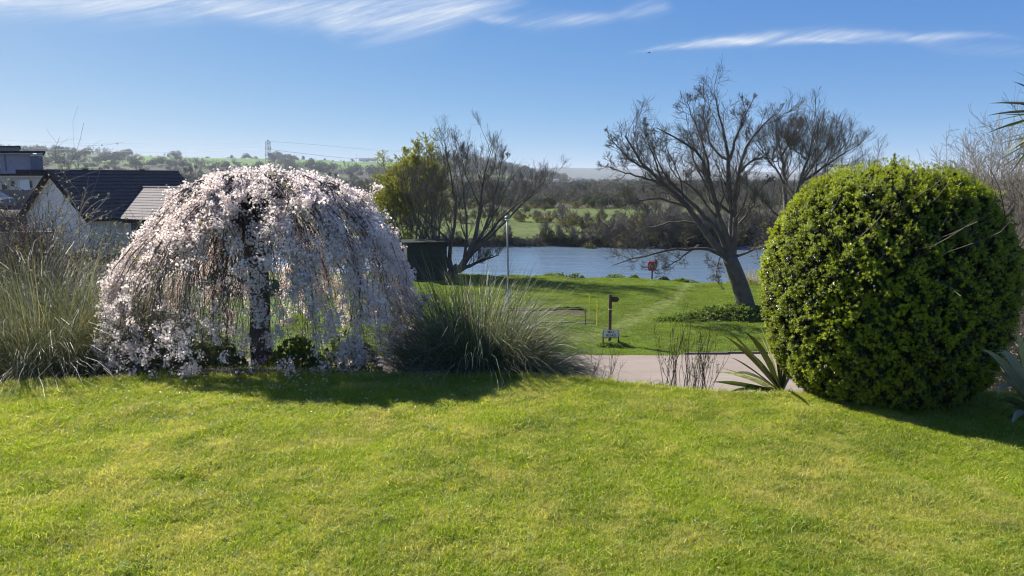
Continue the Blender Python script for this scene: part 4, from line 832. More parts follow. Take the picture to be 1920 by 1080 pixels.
# ---------------------------------------------------------------- right-hand background
G5 = 'bare shrubs behind the right side of the clipped bush'
for (px_, d, s, mesh_i) in ((1935, 24, .62, 0), (1880, 30, .56, 1), (1840, 36, .52, 2), (1985, 20, .66, 3), (1900, 42, .72, 1), (1810, 48, .5, 0), (1950, 33, .85, 2), (1865, 27, .45, 0), (1915, 19, .5, 1)):
    q = at(px_, 500, d); x = q[0]
    shrub(x, d, s, [('branches', fines[mesh_i % 3])], 'bare_shrub_tree', place_label('bare brown tree behind the clipped bush', px_, [(1800, 'bush top'), (1880, 'bush right edge'), (1930, 'spiky palm leaves')]), 'tree', G5)
for (px_, d) in ((1880, 13.5), (1935, 12.8), (1905, 16), (1850, 18), (1960, 15), (1900, 21)):
    q = at(px_, 500, d); r = empty('twiggy_hedge', (q[0], d, Hs(q[0], d)), place_label('twiggy hedge shrub with dry pale leaves', px_, [(1850, 'clipped bush'), (1900, 'bush right edge'), (1935, 'pale flax plant')]), 'shrub', 'twiggy hedge shrubs behind the clipped bush', random.uniform(0, 6))
    s = random.uniform(.8, 1.05); r.scale = (s*.9, s*.9, s*(1.0 if d < 15 else 1.25)); link('branches', random.choice(fscrubs), r)
    n = 2200; A = np.stack((rng.normal(0, 1.1, n), rng.normal(0, 1.1, n), rng.uniform(.2, 3.6, n)), 1); dl = bpy.data.collections.get('dead_leaves') or protocol('dead_leaves', [rosette('dead_leaf', 3, .06, .035, MT['dead_leaf'], 300+k, (20, 120)) for k in range(3)])
    scatter('dry_leaves', A, rng.uniform(0, 6.28, (n, 3)), rng.uniform(.5, 1.1, n), dl, 3, r)

# strap-leaved plants
def strap(name, base, leaves, label, cat, mat='flax', wid=.05, wood=None):
    r = empty(name, base, label, cat); B = np.array(base)
    for k, (tip, mid, w) in enumerate(leaves):
        K = 9; t = np.linspace(0, 1, K)[:, None]; p0 = np.zeros(3); p2 = np.array(tip)-B; p1 = np.array(mid)-B
        Q = (1-t)**2*p0+2*t*(1-t)*p1+t**2*p2; tg = norm(np.gradient(Q, axis=0)); sd_ = norm(np.cross(tg, np.array((0, 0, 1.))+rng.normal(0, .9, 3)))
        Wd = wid*w*np.interp(t[:, 0], (0, .25, .6, 1), (.55, .9, 1, .03)); mb = MB(); ribbons(mb, Q[None], Wd[None], sd_[None], .16); mb.build('leaf', MT[mat if not isinstance(mat, (list, tuple)) else mat[k % len(mat)]], r)
    return r
b0 = gz(*(at(1466, 740, 8.75)[:2])); b0[2] += .0
lv = []
for (px_, py_, mx_, my_, w) in ((1347, 607, 1400, 640, 1.1), (1356, 628, 1410, 660, 1.0), (1335, 700, 1380, 690, 1.0), (1362, 738, 1400, 720, .7), (1395, 622, 1430, 640, 1.0), (1420, 622, 1440, 640, .9), (1450, 622, 1455, 650, .9), (1370, 670, 1400, 680, .8), (1375, 700, 1410, 690, .8), (1400, 748, 1420, 720, .9), (1335, 716, 1380, 715, .6), (1425, 610, 1440, 640, .7), (1385, 655, 1420, 660, .8), (1440, 745, 1440, 715, .8), (1352, 690, 1400, 700, .7), (1490, 610, 1480, 650, .9), (1465, 600, 1465, 650, .8), (1510, 640, 1490, 680, .8)):
    dd = 8.75+rng.uniform(-.45, .35); lv.append((at(px_, py_, dd), at(mx_, my_, (dd+8.75)/2), w))
strap('flax_plant', b0, lv, 'dark strap-leaved flax plant at the left foot of the clipped bush', 'plant', ['flax', 'flax', 'flax_pale'], .085)
b1 = gz(*(at(1945, 815, 7.5)[:2])); lv = []
for (px_, py_, mx_, my_, w) in ((1868, 745, 1890, 680, .9), (1850, 770, 1885, 720, .8), (1876, 690, 1905, 660, .8), (1868, 662, 1900, 640, 1.), (1895, 640, 1915, 650, .9), (1862, 700, 1900, 690, 1.), (1858, 735, 1900, 740, 1.), (1878, 780, 1900, 740, .8), (1896, 800, 1910, 750, .8), (1905, 620, 1925, 660, .9), (1880, 800, 1905, 760, .7), (1935, 610, 1940, 660, 1.), (1990, 640, 1970, 680, 1.), (2010, 700, 1985, 690, 1.), (1840, 655, 1890, 665, .8), (1920, 690, 1935, 680, .9), (1900, 722, 1925, 700, .9), (1828, 700, 1880, 670, .7)):
    dd = 7.5+rng.uniform(-.5, .4); lv.append((at(px_, py_, dd), at(mx_, my_, (dd+7.5)/2), w))
strap('flax_plant', b1, lv, 'pale strap-leaved plant at the right edge of the lawn under the clipped bush', 'plant', ['flax_pale', 'flax', 'flax_pale'], .095)
# cordyline whose head reaches into the frame
q = at(1990, 214, 8.6); cx, cy, ctop = q[0], 8.6, q[2]; b2 = gz(cx, cy); r = empty('cordyline_palm', b2, 'cordyline palm with spiky leaves reaching in at the top right', 'palm')
mb = MB(); tube(mb, resample([(0, 0, -.1), (.06, .05, 1), (0, 0, 2), (0, 0, ctop-b2[2])], 12), np.linspace(.09, .06, 12), 8); mb.build('trunk', MT['bark_light'], r, True)
for k in range(110):
    a = k*2.399+random.uniform(-.2, .2); e = math.radians(random.uniform(-55, 80)); L = random.uniform(.5, .82); d = np.array((math.cos(a)*math.cos(e), math.sin(a)*math.cos(e), math.sin(e)))
    p0 = np.array((0, 0, ctop-b2[2]+random.uniform(-.25, .1))); t = np.linspace(0, 1, 7)[:, None]; Q = p0+d*L*t+np.array((0, 0, -.16*L))*t**2.2
    tg = norm(np.gradient(Q, axis=0)); sd_ = norm(np.cross(tg, np.array((.1, 0, 1.))+rng.normal(0, .9, 3))); mb = MB(); ribbons(mb, Q[None], (.034*np.interp(t[:, 0], (0, .3, .7, 1), (.6, 1, .8, .04)))[None], sd_[None], .15); mb.build('leaf', MT['flax' if k % 4 else 'flax_pale'], r)

# ---------------------------------------------------------------- twigs in front of the lane
def sticks(name, base, n, w, h, label, mat, lean=0., top=None, rb=.006):
    r = empty(name, base, label, 'shrub'); K = 7; bx_ = rng.uniform(-w, w, n); by_ = rng.normal(0, .12, n); hh = h*rng.uniform(.45, 1.05, n); P = np.zeros((n, K, 3)); lx = rng.normal(lean, .16, n)+bx_*.25; ly = rng.normal(0, .15, n)
    for k in range(K):
        t = k/(K-1); P[:, k] = np.stack((bx_*.75+lx*t*hh, by_+ly*t*hh, hh*t-.03), 1)+rng.normal(0, .008, (n, 3))*(k > 0)
    zz = H(base[0]+bx_*.75, base[1]+by_)-base[2]; P[..., 2] += zz[:, None]
    mb = MB(); R = np.linspace(1, .35, K)[None]*rng.uniform(.5, 1, n)[:, None]*rb; tubes(mb, P, R, 4); mb.build('stems', MT[mat], r)
    P2, R2 = children_of(P, R, 5, .15, .4, 28, 5, up=.25, curl=.1, tmin=.3); mb = MB(); tubes(mb, P2, np.maximum(R2, .0016), 3); mb.build('twigs', MT[mat], r)
    return r, P2
q = at(1290, 735, 9.3); r, P2 = sticks('twiggy_shrub', gz(q[0], 9.3), 46, .38, 1.05, 'thin reddish bare stems at the lawn edge in front of the lane', 'twig_red', rb=.0055)
bud = protocol('buds', [rosette('bud', 3, .02, .009, MT['weed'], 400+k, (10, 50)) for k in range(2)]); A, _, _ = along(P2, 500, .4); scatter('buds', A, rng.uniform(0, 6.28, (500, 3)), rng.uniform(.6, 1.2, 500), bud, 2, r)
q = at(1125, 712, 9.9); sticks('twiggy_shrub', gz(q[0], 9.9), 14, .22, .62, 'few sparse bare twigs between the right grass clump and the lane', 'twig_red', lean=.25, rb=.004)
# yellow flowers among the grasses
yf = protocol('yellow_flowers', [flowers('yellow_flower', 5, .028, .03, MT['yellow'], 500+k) for k in range(2)])
for (px_, py_, d, n, lb) in ((1020, 642, 10.6, 13, 'small yellow flower spike above the middle grass clump'), (1047, 692, 10.3, 14, 'small yellow flowers low among the right-leaning grass')):
    q = at(px_, py_, d); g0 = gz(q[0], d); r = empty('yellow_flower_plant', g0, lb, 'flower'); A = q-g0+rng.normal(0, 1, (n, 3))*np.array((.035, .03, .075)); scatter('flowers', A, rng.uniform(0, 6.28, (n, 3)), rng.uniform(.5, .9, n), yf, 2, r)
    mb = MB(); tubes(mb, np.stack([np.stack((np.array((random.uniform(-.05, .05), 0, -.05)), (q-g0)*.5+rng.normal(0, .02, 3), a_)) for a_ in A[:6]]), np.full((6, 3), .004), 4); mb.build('stem', MT['weed'], r)

# ---------------------------------------------------------------- left-hand shrubs
vs = protocol('variegated_sprigs', [rosette('variegated_sprig', 6, .055, .028, MT['variegated'], 600+k, (20, 100), .04) for k in range(4)])
def twigshrub(x, y, w, h, n, label, mat, leaves=0, coll=None, ck=1, sc=(.7, 1.3), minr=.005, group=None):
    b = gz(x, y); r = empty('shrub', b, label, 'shrub', group); T = n; P = np.zeros((T, 7, 3)); a = rng.uniform(0, 6.28, T); q = rng.uniform(.1, 1, T)**.5; hh = h*(1.05-.55*q**2)*rng.uniform(.7, 1.05, T)
    for k in range(7):
        t = k/6; P[:, k] = np.stack((np.cos(a)*q*w*t**1.1, np.sin(a)*q*w*.8*t**1.1, hh*t**.85-.1), 1)+rng.normal(0, .03, (T, 3))*(k > 0)
    R = np.linspace(1, .3, 7)[None]*rng.uniform(.008, .018, T)[:, None]; mb = MB(); tubes(mb, P, R, 5); mb.build('stems', MT[mat], r)
    P2, R2 = children_of(P, R, 12, .2, .55, 50, 6, up=.02, curl=.26, tmin=.2); P3, R3 = children_of(P2, R2, 8, .3, .8, 50, 4, up=0, curl=.2); mb = MB(); tubes(mb, P2, np.maximum(R2, minr), 3); tubes(mb, P3, np.full(R3.shape, minr*.6), 3); mb.build('twigs', MT[mat], r)
    if leaves: A, _, _ = along(P3, leaves, .2); scatter('leaves', A, rng.uniform(0, 6.28, (leaves, 3)), rng.uniform(*sc, leaves), coll, ck, r)
    return r
def hz(px_, py_, d): q = at(px_, py_, d); return q[0], q[2]-Hs(q[0], d)
dlc = bpy.data.collections['dead_leaves']
for (px_, py_, d, w, n, lb, mat, lv_, coll, ck) in (
  (150, 424, 15.5, 1.15, 42, 'shrub with cream-edged leaves in front of the house wall', 'twig', 3600, vs, 4),
  (225, 452, 14.5, .75, 26, 'smaller cream-leaved shrub behind the left edge of the cherry', 'twig', 1500, vs, 4),
  (40, 398, 14.5, 1.0, 46, 'tangled brown bramble thicket at the far left', 'twig_red', 1500, dlc, 3),
  (95, 432, 13.5, .8, 36, 'reddish-brown twiggy bush in front of the cream-leaved shrub', 'twig_red', 500, dlc, 3),
  (-40, 385, 17, 1.4, 46, 'bare tangle of arching stems beyond the left edge', 'twig', 900, dlc, 3),
  (60, 385, 19, 1.3, 40, 'dark twiggy hedge below the house gable', 'twig', 2200, vs, 4),
  (140, 470, 12.6, .8, 26, 'pale flecked leafy shrub rising from the left grasses', 'twig_pale', 1300, vs, 4)):
    x, h_ = hz(px_, py_, d); twigshrub(x, d, w, h_*1.06, int(n*1.3), lb, mat, int(lv_*2.0), coll, ck, (.35, .75), .004)
# budding branch against the roof
x, h_ = hz(160, 352, 13.5); b = gz(x, 13.5); r = empty('budding_sapling', b, 'bare sapling with pale budding twigs crossing the house roof', 'sapling')
P = np.array([resample([at(a_, b_, 13.5)-b for a_, b_ in l], 8) for l in ([(150, 520), (148, 440), (150, 395), (155, 360)], [(150, 400), (165, 370), (185, 367)], [(150, 405), (138, 380), (125, 360)], [(152, 385), (160, 365), (158, 350)], [(148, 430), (180, 410), (205, 400)], [(150, 420), (190, 385), (206, 362)])]); P[0, 0, 2] = -.1
R = np.linspace(.012, .004, 8)[None].repeat(6, 0); mb = MB(); tubes(mb, P, R, 5); P2, R2 = children_of(P, R, 6, .12, .3, 40, 5, up=.1, curl=.2, tmin=.35); tubes(mb, P2, np.maximum(R2, .003), 3); mb.build('branches', MT['twig_pale'], r)
A, _, _ = along(P2, 70, .5); scatter('buds', A, rng.uniform(0, 6.28, (70, 3)), rng.uniform(.25, .45, 70), vs, 4, r)

# weeds round the big tree, the life ring and the sign
wl2 = protocol('big_weeds', [rosette('weed_leaf', 7, .16, .09, MT['weed'], 90+s, (25, 85), .15) for s in range(3)])
q = TB; leafy('ivy_patch', gz(q[0]-.6, 40.6), 3.1, 1.1, .75, 900, wl2, 3, 'leafy green undergrowth around the base of the leaning tree', 'undergrowth', sc=(.6, 1.3))
leafy('ivy_patch', gz(q[0]-3.2, 40.0), 2.0, .8, .4, 380, wl2, 3, 'low nettle patch left of the leaning tree', 'undergrowth', sc=(.5, 1.))
q = at(1222, 524, 58.6); leafy('bank_plant', gz(q[0], 58.7), 1.0, .6, .5, 300, wl2, 3, 'dark green weeds around the foot of the life ring post', 'plant')
q = at(1207, 520, 59.0); leafy('bank_plant', gz(q[0], 59.0), .28, .25, .85, 60, protocol('pale_weeds', [rosette('pale_weed', 6, .16, .09, MT['variegated'], 700+k, (20, 80), .1) for k in range(2)]), 2, 'pale flowering weed standing left of the life ring', 'plant', stems=8)
for P_ in range(1005, 1440, 23):
    q = at(P_+random.uniform(-8, 8), 528, 58.5); x = q[0]; y = float(near_bank(np.array(x)))-.1
    if random.random() < .45: continue
    leafy('bank_weeds', gz(x, y), random.uniform(.4, 1.0), .3, random.uniform(.15, .4), 70, wl2, 3, 'tuft of weeds on the near river bank edge', 'weeds', 'weed tufts along the near river bank', sc=(.5, 1.))
for P_ in (1400, 1425, 1450):
    q = at(P_, 530, 54); x = q[0]; y = float(near_bank(np.array(x)))-.3; b = gz(x, y)
    clump('reeds', b, 160, .8, 1.5, .5, {1400: 'thin pinkish dry reeds just right of the leaning trunk', 1425: 'dry reeds midway between leaning trunk and clipped bush', 1450: 'dry reeds on the bank touching the clipped bush'}[P_], 'reeds', mat='pampas_dry', rad=1.2, wid=.02, dry=.5, cat_group='dry reeds on the near bank', el=(65, 90))
# ---------------------------------------------------------------- park furniture
MT['galv'] = surf('galvanised_steel', (.24, .25, .25), (.18, .19, .19), 5, .5, .5, metal=.3)
MT['darkwood'] = surf('dark_timber', (.075, .055, .035), (.04, .03, .02), 4, .8, bump=.4, stretch=(1, 1, .15))
MT['white'] = surf('white_paint', (.78, .78, .76), (.68, .68, .66), 5, .5)
MT['black'] = surf('black_paint', (.02, .02, .022), (.03, .03, .03), 5, .5)
MT['red'] = surf('red_plastic', (.50, .02, .035), (.40, .015, .03), 3, .45, .5)
MT['yellowp'] = surf('yellow_plastic', (.85, .76, .08), (.75, .66, .06), 3, .5)
MT['greyplate'] = surf('grey_plate', (.33, .34, .38), (.25, .26, .29), 6, .5)
MT['soil'] = soil
MT['concrete'] = surf('concrete', (.28, .27, .24), (.20, .19, .17), 4, .9, bump=.3)
def textobj(txt, size, mat, parent, loc, rot=(PI/2, 0, 0), name='lettering', depth=.002, sx_=1.):
    cu = bpy.data.curves.new(name, 'FONT'); cu.body = txt; cu.size = size; cu.align_x = 'CENTER'; cu.align_y = 'CENTER'; cu.extrude = depth; cu.offset = size*.018
    o = bpy.data.objects.new(name, cu); COL.objects.link(o); bpy.context.view_layer.update()
    me = bpy.data.meshes.new_from_object(o.evaluated_get(bpy.context.evaluated_depsgraph_get())); bpy.data.objects.remove(o); me.materials.clear(); me.materials.append(mat)
    o = link(name, me, parent, loc); o.rotation_euler = rot; o.scale = (sx_, 1, 1); return o
# finger post
q = ground(1143, 645, PARK-.01); b = gz(q[0], q[1]); r = empty('finger_post', b, 'dark wooden footpath post with a pointed arm, standing behind the road name sign', 'signpost')
topz = at(1143, 552, q[1])[2]-b[2]
mb = MB(); box(mb, (0, 0, topz/2-.05), (.125, .125, topz+.1)); mb.build('post', MT['darkwood'], r)
mb = MB(); x1, zc = .07, at(1143, 561, q[1])[2]-b[2]; prof = [(x1, zc-.12), (x1+.24, zc-.12), (x1+.34, zc), (x1+.24, zc+.12), (x1, zc+.12)]
mb.add([(a, -.02, c) for a, c in prof]+[(a, .02, c) for a, c in prof], [(0, 1, 6, 5), (1, 2, 7, 6), (2, 3, 8, 7), (3, 4, 9, 8), (4, 0, 5, 9), (0, 4, 3, 1), (5, 6, 8, 9)], [(1, 3, 2), (6, 7, 8)]); mb.build('pointer_arm', MT['darkwood'], r)
zb = at(1143, 579.5, q[1])[2]-b[2]; mb = MB(); box(mb, (0, 0, zb), (.132, .132, .035)); mb.build('white_band', MT['white'], r)
# road name sign
q = ground(1145, 649, PARK-.01); b = gz(q[0], q[1]); r = empty('road_name_sign', b, 'low white road name sign reading MILL ROAD on two black posts', 'sign')
zt, zb = at(1145, 618.5, q[1])[2]-b[2], at(1145, 632.5, q[1])[2]-b[2]; hw = .35
mb = MB(); box(mb, (0, -.03, (zt+zb)/2), (hw*2-.03, .016, zt-zb-.03)); mb.build('plate', MT['white'], r)
mb = MB()
for s in (-1, 1): box(mb, (s*(hw-.005), -.03, (zt+zb)/2), (.022, .022, zt-zb+.02))
for z in (zt, zb): box(mb, (0, -.03, z), (hw*2-.033, .022, .018))
mb.build('frame', MT['black'], r)
for s in (-1, 1):
    mb = MB(); box(mb, (s*(hw-.01), .015, zb*.5+.05), (.055, .055, zb+.35)); mb.build('leg', MT['black'], r)
textobj('MILL', .145, MT['black'], r, (.01, -.042, (zt+zb)/2+.072), sx_=1.15); textobj('ROAD', .145, MT['black'], r, (.01, -.042, (zt+zb)/2-.075), sx_=1.1)
leafy('sign_weeds', gz(b[0]+.1, b[1]+.05), .75, .35, .22, 150, wl, 4, 'dark grass tufts around the legs of the road name sign', 'weeds', sc=(1., 2.))
# lamp post
q = ground(953, 600, PARK-.03); b = gz(q[0], q[1]); r = empty('street_lamp', b, 'slim grey street lamp post standing on the park grass before the river', 'street lamp'); tz = at(949, 410, q[1])[2]-b[2]
mb = MB(); tube(mb, [(0, 0, -.1), (0, 0, 1.2), (0, 0, 1.22), (-.02, 0, tz*.6), (-.05, 0, tz)], (.075, .075, .05, .045, .04), 12); mb.build('pole', MT['galv'], r, True)
mb = MB(); tube(mb, [(-.05, 0, tz-.03), (-.05, 0, tz+.03), (-.05, 0, tz+.10), (-.05, 0, tz+.16)], (.07, .15, .13, .04), 14); mb.build('lamp_head', MT['galv'], r, True)
mb = MB(); tube(mb, [(-.05, 0, tz-.09), (-.05, 0, tz-.02)], (.10, .12), 14); mb.build('diffuser', MT['white'], r, True)
zp = at(953, 550, q[1])[2]-b[2]; mb = MB(); K = 16; an = np.linspace(0, 2*PI, K+1)[:-1]; v = np.concatenate([np.stack((np.cos(an)*.15, np.full(K, yy), zp+np.sign(np.sin(an))*.12+np.sin(an)*.15), 1) for yy in (-.075, -.06)]); mb.add(v, [(k, (k+1) % K, K+(k+1) % K, K+k) for k in range(K)], [(0, k+1, k) for k in range(1, K-1)]+[(K, K+k, K+k+1) for k in range(1, K-1)]); mb.build('notice_plate', MT['greyplate'], r)
mb = MB(); box(mb, (.01, -.079, zp-.05), (.14, .003, .13)); mb.build('notice_print', MT['white'], r)
# life ring station
q = ground(1222, 524, PARK-.12); b = gz(q[0], min(q[1], 58.8)); dd = b[1]; r = empty('life_ring_station', b, 'red life ring housing on a post at the water edge', 'life ring'); z0, z1 = at(1222, 507.5, dd)[2]-b[2], at(1222, 489.5, dd)[2]-b[2]; hw = .34
mb = MB(); box(mb, (.02, .05, z0/2+.1), (.1, .1, z0+.5)); mb.build('post', MT['darkwood'], r)
K = 24; an = np.linspace(0, 2*PI, K+1)[:-1]; ex_ = lambda c, p_: np.sign(c)*np.abs(c)**p_; cc_ = (z0+z1)/2; hh = (z1-z0)/2
ring = lambda s, yy: np.stack((ex_(np.cos(an), .35)*hw*s*np.where(np.sin(an) < 0, .92, 1), np.full(K, yy), cc_+ex_(np.sin(an), .35)*hh*s), 1)
mb = MB(); mb.add(np.concatenate((ring(.93, -.13), ring(1, -.09), ring(1, .0), ring(.95, .01))), [(a*K+k, a*K+(k+1) % K, (a+1)*K+(k+1) % K, (a+1)*K+k) for a in range(3) for k in range(K)], [(0, k+1, k) for k in range(1, K-1)]); mb.build('housing', MT['red'], r)
def arc(mb, a0, a1, rad, w, y, n=12):
    a = np.radians(np.linspace(a0, a1, n)); v = [(math.cos(t)*(rad+s*w/2), yy, cc_-.02+math.sin(t)*(rad+s*w/2)) for t in a for (s, yy) in ((-1, y), (1, y), (1, y+.03), (-1, y+.03))]
    mb.add(v, [(4*k+e, 4*k+(e+1) % 4, 4*k+4+(e+1) % 4, 4*k+4+e) for k in range(n-1) for e in range(4)])
mb = MB(); arc(mb, 125, 235, .225, .055, -.155); arc(mb, -55, 55, .225, .055, -.155); mb.build('ring_opening', MT['white'], r)
mb = MB(); tube(mb, [(0, -.13, cc_-.02), (0, -.165, cc_-.02)], (.085, .08), 16); mb.build('hub', MT['white'], r)
mb = MB(); arc(mb, 0, 359, .115, .02, -.15, 24); mb.build('hub_ring', MT['red'], r)
# dug patches fenced with yellow rope
for (x0, x1_, y0, y1, lb) in ((940, 1097, 582, 593, 'bare soil patch cut in the turf inside the yellow rope'),):
    A_, B_, C1, D_ = [ground(a, b_, PARK-.03) for a, b_ in ((x0, y1), (x1_, y1), (x1_-3, y0), (x0+10, y0))]
    mb = MB(); g_ = [(A_*(1-u)+B_*u)*(1-v)+(D_*(1-u)+C1*u)*v for v in np.linspace(0, 1, 9) for u in np.linspace(0, 1, 25)]; g_ = np.array(g_); g_[:, 2] = H(g_[:, 0], g_[:, 1])+.015+.03*rng.uniform(0, 1, len(g_)); mb.add(g_, [(a*25+b_, a*25+b_+1, (a+1)*25+b_+1, (a+1)*25+b_) for a in range(8) for b_ in range(24)]); tag(mb.build('soil_patch', MT['soil']), lb, kind='structure')
    mb = MB(); P_ = [D_*(1-t)+C1*t for t in np.linspace(0, 1, 30)]; P_ = [(p_[0], p_[1]+.05*math.sin(k), Hs(p_[0], p_[1])+.10+.02*math.sin(k*1.7)) for k, p_ in enumerate(P_)]; tube(mb, P_, .09, 6)
    tag(mb.build('soil_ridge', surf('turf_cut', (.05, .06, .02), (.035, .03, .02), 8, .95)), 'ridge of cut turf at the back of the soil patch', kind='structure')
A_, B_ = ground(930, 606, PARK-.02), ground(1118, 606, PARK-.02); ce = empty('concrete_edging', gz(*((A_+B_)/2)[:2])); tag(ce, 'pale concrete edging strip set in the park turf below the yellow rope', 'edging')
L_ = np.linalg.norm(B_-A_); k_ = int(L_/.9); em = MB(); box(em, (0, 0, 0), (.88, .10, .06)); em = em.mesh('edging_block', MT['concrete'])
for k in range(k_):
    p_ = A_+(B_-A_)*(k+.5)/k_; o = link('edging_block', em, ce); o.location = (p_[0]-ce.location[0], p_[1]-ce.location[1], Hs(p_[0], p_[1])-ce.location[2]+.03)
tops = {}
for (px_, py_, ty_, lb) in ((1105, 597, 552, 'thin yellow barrier stake, back right of the roped plot'), (1120, 611, 565, 'thicker yellow barrier stake at the front right of the roped plot'), (770, 597, 552, 'yellow barrier stake at the back left of the roped plot, near the cherry'), (772, 611, 565, 'yellow barrier stake at the front left of the roped plot, near the cherry'), (1098, 611, 578, 'short dark stake by the front edge of the roped plot')):
    q = ground(px_, py_, PARK-.03); b = gz(q[0], q[1]); h_ = at(px_, ty_, q[1])[2]-b[2]; dk = 'dark' in lb; r = empty('barrier_stake', b, lb, 'stake', 'stakes round the roped plot')
    mb = MB(); tube(mb, [(0, 0, -.1), (0, 0, h_)], .036 if 'thicker' in lb else .024, 6); mb.build('pole', MT['darkwood' if dk else 'yellowp'], r)
    if not dk:
        mb = MB(); tube(mb, [(0, 0, h_), (-.05, 0, h_+.06), (-.09, 0, h_), (-.05, 0, h_-.07), (0, 0, h_-.05)], .014, 5); mb.build('rope_hook', MT['yellowp'], r)
    tops[(px_, py_)] = (b, h_)
for (a_, b_, fr, lb) in (((770, 597), (1105, 597), .98, 'upper yellow rope at the back of the roped plot'), ((770, 597), (1105, 597), .66, 'lower yellow rope at the back of the roped plot'), ((772, 611), (1120, 611), .95, 'upper yellow rope at the front of the roped plot'), ((772, 611), (1120, 611), .75, 'lower yellow rope at the front of the roped plot')):
    (p_, h1), (q, h2) = tops[a_], tops[b_]; t = np.linspace(0, 1, 24)[:, None]; Q = (p_+np.array((0, 0, h1*fr)))*(1-t)+(q+np.array((0, 0, h2*fr)))*t; Q[:, 2] -= .22*4*(t*(1-t))[:, 0]*.5; mb = MB(); tube(mb, Q, .018, 5)
    tag(mb.build('barrier_rope', MT['yellowp']), lb, 'rope', 'yellow ropes round the plot')
# dark timber shed under the willow
q = ground(800, 512, PARK-.12); SX, SY = at(797, 500, 57.5)[0], 57.5; b = gz(SX, SY); r = empty('park_shed', b, 'dark green boarded shed half hidden beneath the willow', 'shed', rz=.25); hh = at(797, 452, 57.5)[2]-b[2]
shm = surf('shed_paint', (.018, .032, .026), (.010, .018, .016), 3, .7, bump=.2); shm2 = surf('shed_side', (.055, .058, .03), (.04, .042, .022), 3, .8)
mb = MB(); box(mb, (0, 0, hh/2-.1), (2.9, 2.2, hh)); mb.build('wall', shm, r)
pk = MB(); box(pk, (0, 0, 0), (.225, .03, hh-.1)); pk = pk.mesh('board', shm); pk2 = MB(); box(pk2, (0, 0, 0), (.03, .225, hh-.1)); pk2 = pk2.mesh('board', shm2)
for k in range(12): o = link('board', pk, r); o.location = (-1.32+k*.24, -1.118+.006*(k % 2), hh/2-.05)
for k in range(9): o = link('board', pk2, r); o.location = (1.468+.006*(k % 2), -.96+k*.24, hh/2-.05)
mb = MB(); v = [(-1.7, -1.35, hh-.02), (1.65, -1.35, hh+.0), (1.65, 1.35, hh+.0), (-1.7, 1.35, hh-.02), (-1.7, 0, hh+.16), (1.65, 0, hh+.12)]; mb.add(v, [(0, 1, 5, 4), (3, 4, 5, 2)], [(0, 4, 3), (1, 2, 5)]); mb.add([(a, b_, c-.06) for a, b_, c in v], [(0, 4, 5, 1), (3, 2, 5, 4)]); mb.build('roof', shm, r)
mb = MB(); tube(mb, [(-1.72, -1.37, hh-.0), (1.66, -1.37, hh+.02)], .035, 4); mb.build('roof_edge', MT['bark_light'], r)

# ---------------------------------------------------------------- bungalow
wallm = surf('rendered_wall', (.80, .74, .60), (.72, .66, .54), 2, .95); tilem = surf('slate_tile', (.085, .072, .068), (.05, .044, .042), 5, .75, .25, bump=.3, bscale=20); tile2 = surf('brown_tile', (.19, .16, .145), (.14, .12, .11), 5, .85, bump=.3, bscale=20)
darkm = surf('dark_trim', (.025, .022, .028), (.018, .016, .02), 4, .9, .08); glassm = surf('dark_glass', (.02, .024, .035), (.03, .034, .045), 2, .12, .5)
A0 = at(92, 321, 55.); ang = math.radians(60); rd = np.array((math.cos(ang), math.sin(ang), 0)); gd = np.array((math.sin(ang), -math.cos(ang), 0)); zg = -3.1
ez = at(160, 411, 52.9)[2]; rise = A0[2]-ez; HW = 4.3; LN = 10.3
root = empty('bungalow', (A0[0], A0[1], zg), 'pale rendered bungalow with a dark tiled gable roof and a lower brown-tiled wing', 'house'); O = np.array((A0[0], A0[1], zg))
def hp(s, w, z): return A0*np.array((1, 1, 0))+rd*s+gd*w+np.array((0, 0, z))-O
def slab(mb, p, th_):      # p: 4 corners, thickness downwards
    p = [np.array(x) for x in p]; lo = [x-np.array((0, 0, th_)) for x in p]; hexa(mb, lo+p)
mb = MB(); w_ = HW-.35; zt_ = ez+.35*rise/HW-.05
hexa(mb, [hp(.25, w_, zg-.5), hp(LN-.2, w_, zg-.5), hp(LN-.2, -w_, zg-.5), hp(.25, -w_, zg-.5), hp(.25, w_, zt_), hp(LN-.2, w_, zt_), hp(LN-.2, -w_, zt_), hp(.25, -w_, zt_)])
za = A0[2]-.14
mb.add([hp(.25, w_, zt_), hp(.25, -w_, zt_), hp(.25, 0, za), hp(LN-.2, w_, zt_), hp(LN-.2, -w_, zt_), hp(LN-.2, 0, za)], [(0, 2, 5, 3), (1, 4, 5, 2)], [(0, 1, 2), (3, 5, 4)]); mb.build('wall', wallm, root)
rp = MB()
for s in (1, -1): slab(rp, [hp(0, s*HW, ez) if s > 0 else hp(0, 0, A0[2]), hp(LN, s*HW, ez) if s > 0 else hp(LN, 0, A0[2]), hp(LN, 0, A0[2]) if s > 0 else hp(LN, s*HW, ez), hp(0, 0, A0[2]) if s > 0 else hp(0, s*HW, ez)], .12)
roof = rp.build('roof', tilem, root)
def courses(parent, e0, e1, r1_, r0_, n, mat, th_=.045, nm='tile_course'):
    """overlapping rows of tiles between eave line e0-e1 and ridge line r0_-r1_"""
    e0, e1, r0_, r1_ = map(np.array, (e0, e1, r0_, r1_)); N = norm(np.cross(e1-e0, r0_-e0)); N = N if N[2] > 0 else -N
    for k in range(n):
        a, b_ = k/n, (k+1)/n+.012; A_, B_, C1, D_ = e0*(1-a)+r0_*a, e1*(1-a)+r1_*a, e1*(1-b_)+r1_*b_, e0*(1-b_)+r0_*b_
        mb = MB(); mb.add([A_, B_, C1, D_, A_+N*th_, B_+N*th_, C1+N*.008, D_+N*.008], BQ)
        # butt joints between tiles
        mb.build(nm, mat, parent)
